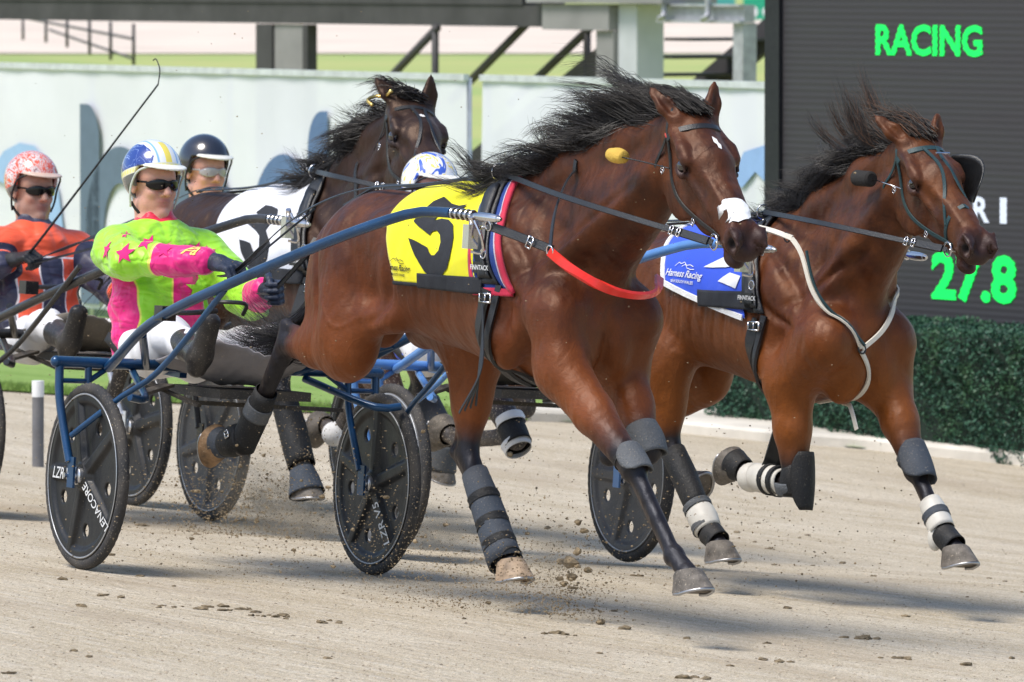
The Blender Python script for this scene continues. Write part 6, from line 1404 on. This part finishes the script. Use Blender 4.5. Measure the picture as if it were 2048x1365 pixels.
# ---------------- team D: hindmost horse, black-helmeted driver
S, H, xf, Rm, cr, poll, thr = build_horse(MD, "", COAT_D, (0,0,-.12), head=((2.78,0,1.56), .10, .95, .0, 1.04), neck=.0)
LD = [('fore', -1, [(2.40,-.17,.96),(2.36,-.17,.78),(2.44,-.14,.60),(2.25,-.13,.66),(2.17,-.13,.68)]), ('fore', 1, [(2.40,.17,.96),(2.36,.17,.78),(2.55,.14,.60),(2.34,.13,.66),(2.26,.13,.68)]),
      ('hind', -1, [(1.0,-.125,1.11),(1.22,-.16,.82),(1.10,-.14,.56),(.93,-.125,.40),(.82,-.12,.42)]), ('hind', 1, [(.98,.125,1.11),(1.12,.16,.86),(1.22,.13,.60),(1.45,.12,.39),(1.41,.12,.31)])]
H = finish_horse(S, H, MD, "hindmost brown horse, almost wholly hidden, only its dusty lower legs showing behind the wheels", COAT_D, LD,
    [((.035,-.062,.015),(-.05,-.12,.07),(.5,-.3,.8)), ((.035,.062,.015),(-.04,.10,.09),(.75,.2,.6))], .013, hoofm=[M_HOOFD]*4,
    points=[((-.9,0,.2),(-.2,0,-.9)), ((.2,0,-.95),(.95,0,.2)), ((-1,0,.05),(0,0,-1)), ((-.3,0,-.95),(.95,0,-.3))])
bD = bridle(H, M_LEA); saddle_gear(H, 0, -.12, None, None, None, hang=False)
mb = MB(); mb.ball(tuple(J(LD,2,3)+np.array((.01,-.02,-.01))), .055, 18); mb.build("fetlock_cup", M_WOOL, H.ob, smooth=True)
boot(H, "hind_boot", J(LD,3,2)*.8+J(LD,3,3)*.2, J(LD,3,3), .052, .054, M_BOOTG, (0,1)); boot(H, "bell_boot", J(LD,3,3), J(LD,3,4)+np.array((0,0,-.03)), .052, .068, M_BOOTC, (0,1))
suD = sulky(MD, "hindmost sulky with white-metal forks, seen between the blue wheels", M_BLK2, disc=M_DISC, spin=(.1, .6), hw=.60, alu=True, cover=M_MUDC)
dD = driver(MD, "driver in yellow with a black helmet, behind the rump of the dark horse", rig(.19, .05), dict(jacket=mat("yellow silks", (.78,.78,.02), .5, bump=.5, bscale=15), trousers=TRW, helmet=helmetm("black helmet", hD), skin=SK1, peak=PKW, glasses=GLC, glove=GLK, boot=BTS), h=.0085, glasses='clear', jsc=.95)
reins(MD, H, dD, "black driving reins of the hindmost horse")

# ---------------- dirt thrown up by hooves and wheels
def wp(M, v): return np.array(M @ Vector(v))
src = []   # centre, spread, count, size
for M, v, sp, n, s in ((MA, (1.75,-.1,.10), (.22,.15,.10), 1600, .0018), (MA, (2.10,.12,.10), (.12,.10,.14), 1500, .0022), (MA, (.9,.0,.25), (.45,.35,.22), 1500, .0020), (MC, (1.20,.05,.12), (.22,.20,.12), 2400, .0024), (MC, (1.9,.0,.35), (.5,.35,.25), 1500, .0022), (MA, (.1,-.3,.20), (.5,.5,.18), 600, .0024), (MBt, (1.4,.0,.25), (.5,.4,.2), 700, .0026), (MA, (1.6,-.2,.9), (1.6,.5,.6), 420, .0018), (MC, (1.2,-.2,.9), (1.2,.5,.5), 500, .0020)):
    src.append((M, v, sp, n, s))
V = []; F = []
for M, v, sp, n, s in src:
    def fx(i):
        q = np.array(v)+rng.normal(0, 1, 3)*np.array(sp); q[2] = max(q[2], .01) if q[2] > .01 else abs(q[2])+.01; p = wp(M, q); p[2] = max(p[2], gz(p[0], p[1])+.004); return p
    a, b = rocks(n, fx, s*.5, s*1.6, .9); m_ = len(V); V += a; F += [tuple(i+m_ for i in f) for f in b]
for M, v, sp, n, s in ((MA, (2.20,.12,.16), (.05,.05,.10), 14, .012), (MA, (1.0,-.05,.3), (.45,.3,.2), 26, .006), (MC, (1.5,0,.3), (.5,.3,.2), 26, .007)):
    def fx(i):
        q = np.array(v)+rng.normal(0, 1, 3)*np.array(sp); p = wp(M, q); p[2] = max(p[2], gz(p[0], p[1])+.01); return p
    a, b = rocks(n, fx, s*.5, s*1.5, .8); m_ = len(V); V += a; F += [tuple(i+m_ for i in f) for f in b]
tag(link("flying_dirt", mesh("dirt", V, F), mat("flying sand", (.25,.19,.115), .95, var=.5, vscale=40), smooth=False), "grains and clods of dirt thrown up behind the hooves and wheels", "dirt", kind="stuff")

# fine dust hanging behind hooves and wheels
N = NT("dust haze"); N.t.nodes.remove(N.b); vol = N.n("ShaderNodeVolumePrincipled"); gx = N.n("ShaderNodeTexGradient", gradient_type='SPHERICAL'); mp = N.n("ShaderNodeMapping"); N.t.links.new(N.co(), mp.inputs[0]); N.t.links.new(mp.outputs[0], gx.inputs[0])
ns = N.noise(3.2, 5, .65, None, .6); dens = N.math('MULTIPLY', N.math('MULTIPLY', N.ramp(ns, .40, .72), gx.outputs['Fac']), 11.0); N.put(vol.inputs['Density'], dens); vol.inputs['Color'].default_value = (.78,.66,.50,1); vol.inputs['Anisotropy'].default_value = .2
N.t.links.new(vol.outputs[0], N.out.inputs['Volume']); M_DUST = N.m
for M, c_, s_ in ((MA, (2.18,.02,.24), (.13,.10,.17)), (MC, (.55,.55,.14), (.34,.22,.22)), (MC, (1.55,.15,.10), (.28,.22,.15)), (MC, (2.4,.2,.12), (.35,.22,.14))):
    o = link("dust_puff", mesh("dust", *(lambda m: (m.V, m.F))(MB().ball((0,0,0), 1., 20))), M_DUST); o.matrix_world = M @ Matrix.Translation(c_) @ Matrix.Diagonal((*s_, 1)); tag(o, "soft brown dust kicked up low over the sand", "dust", "dust puffs over the track", kind="stuff")
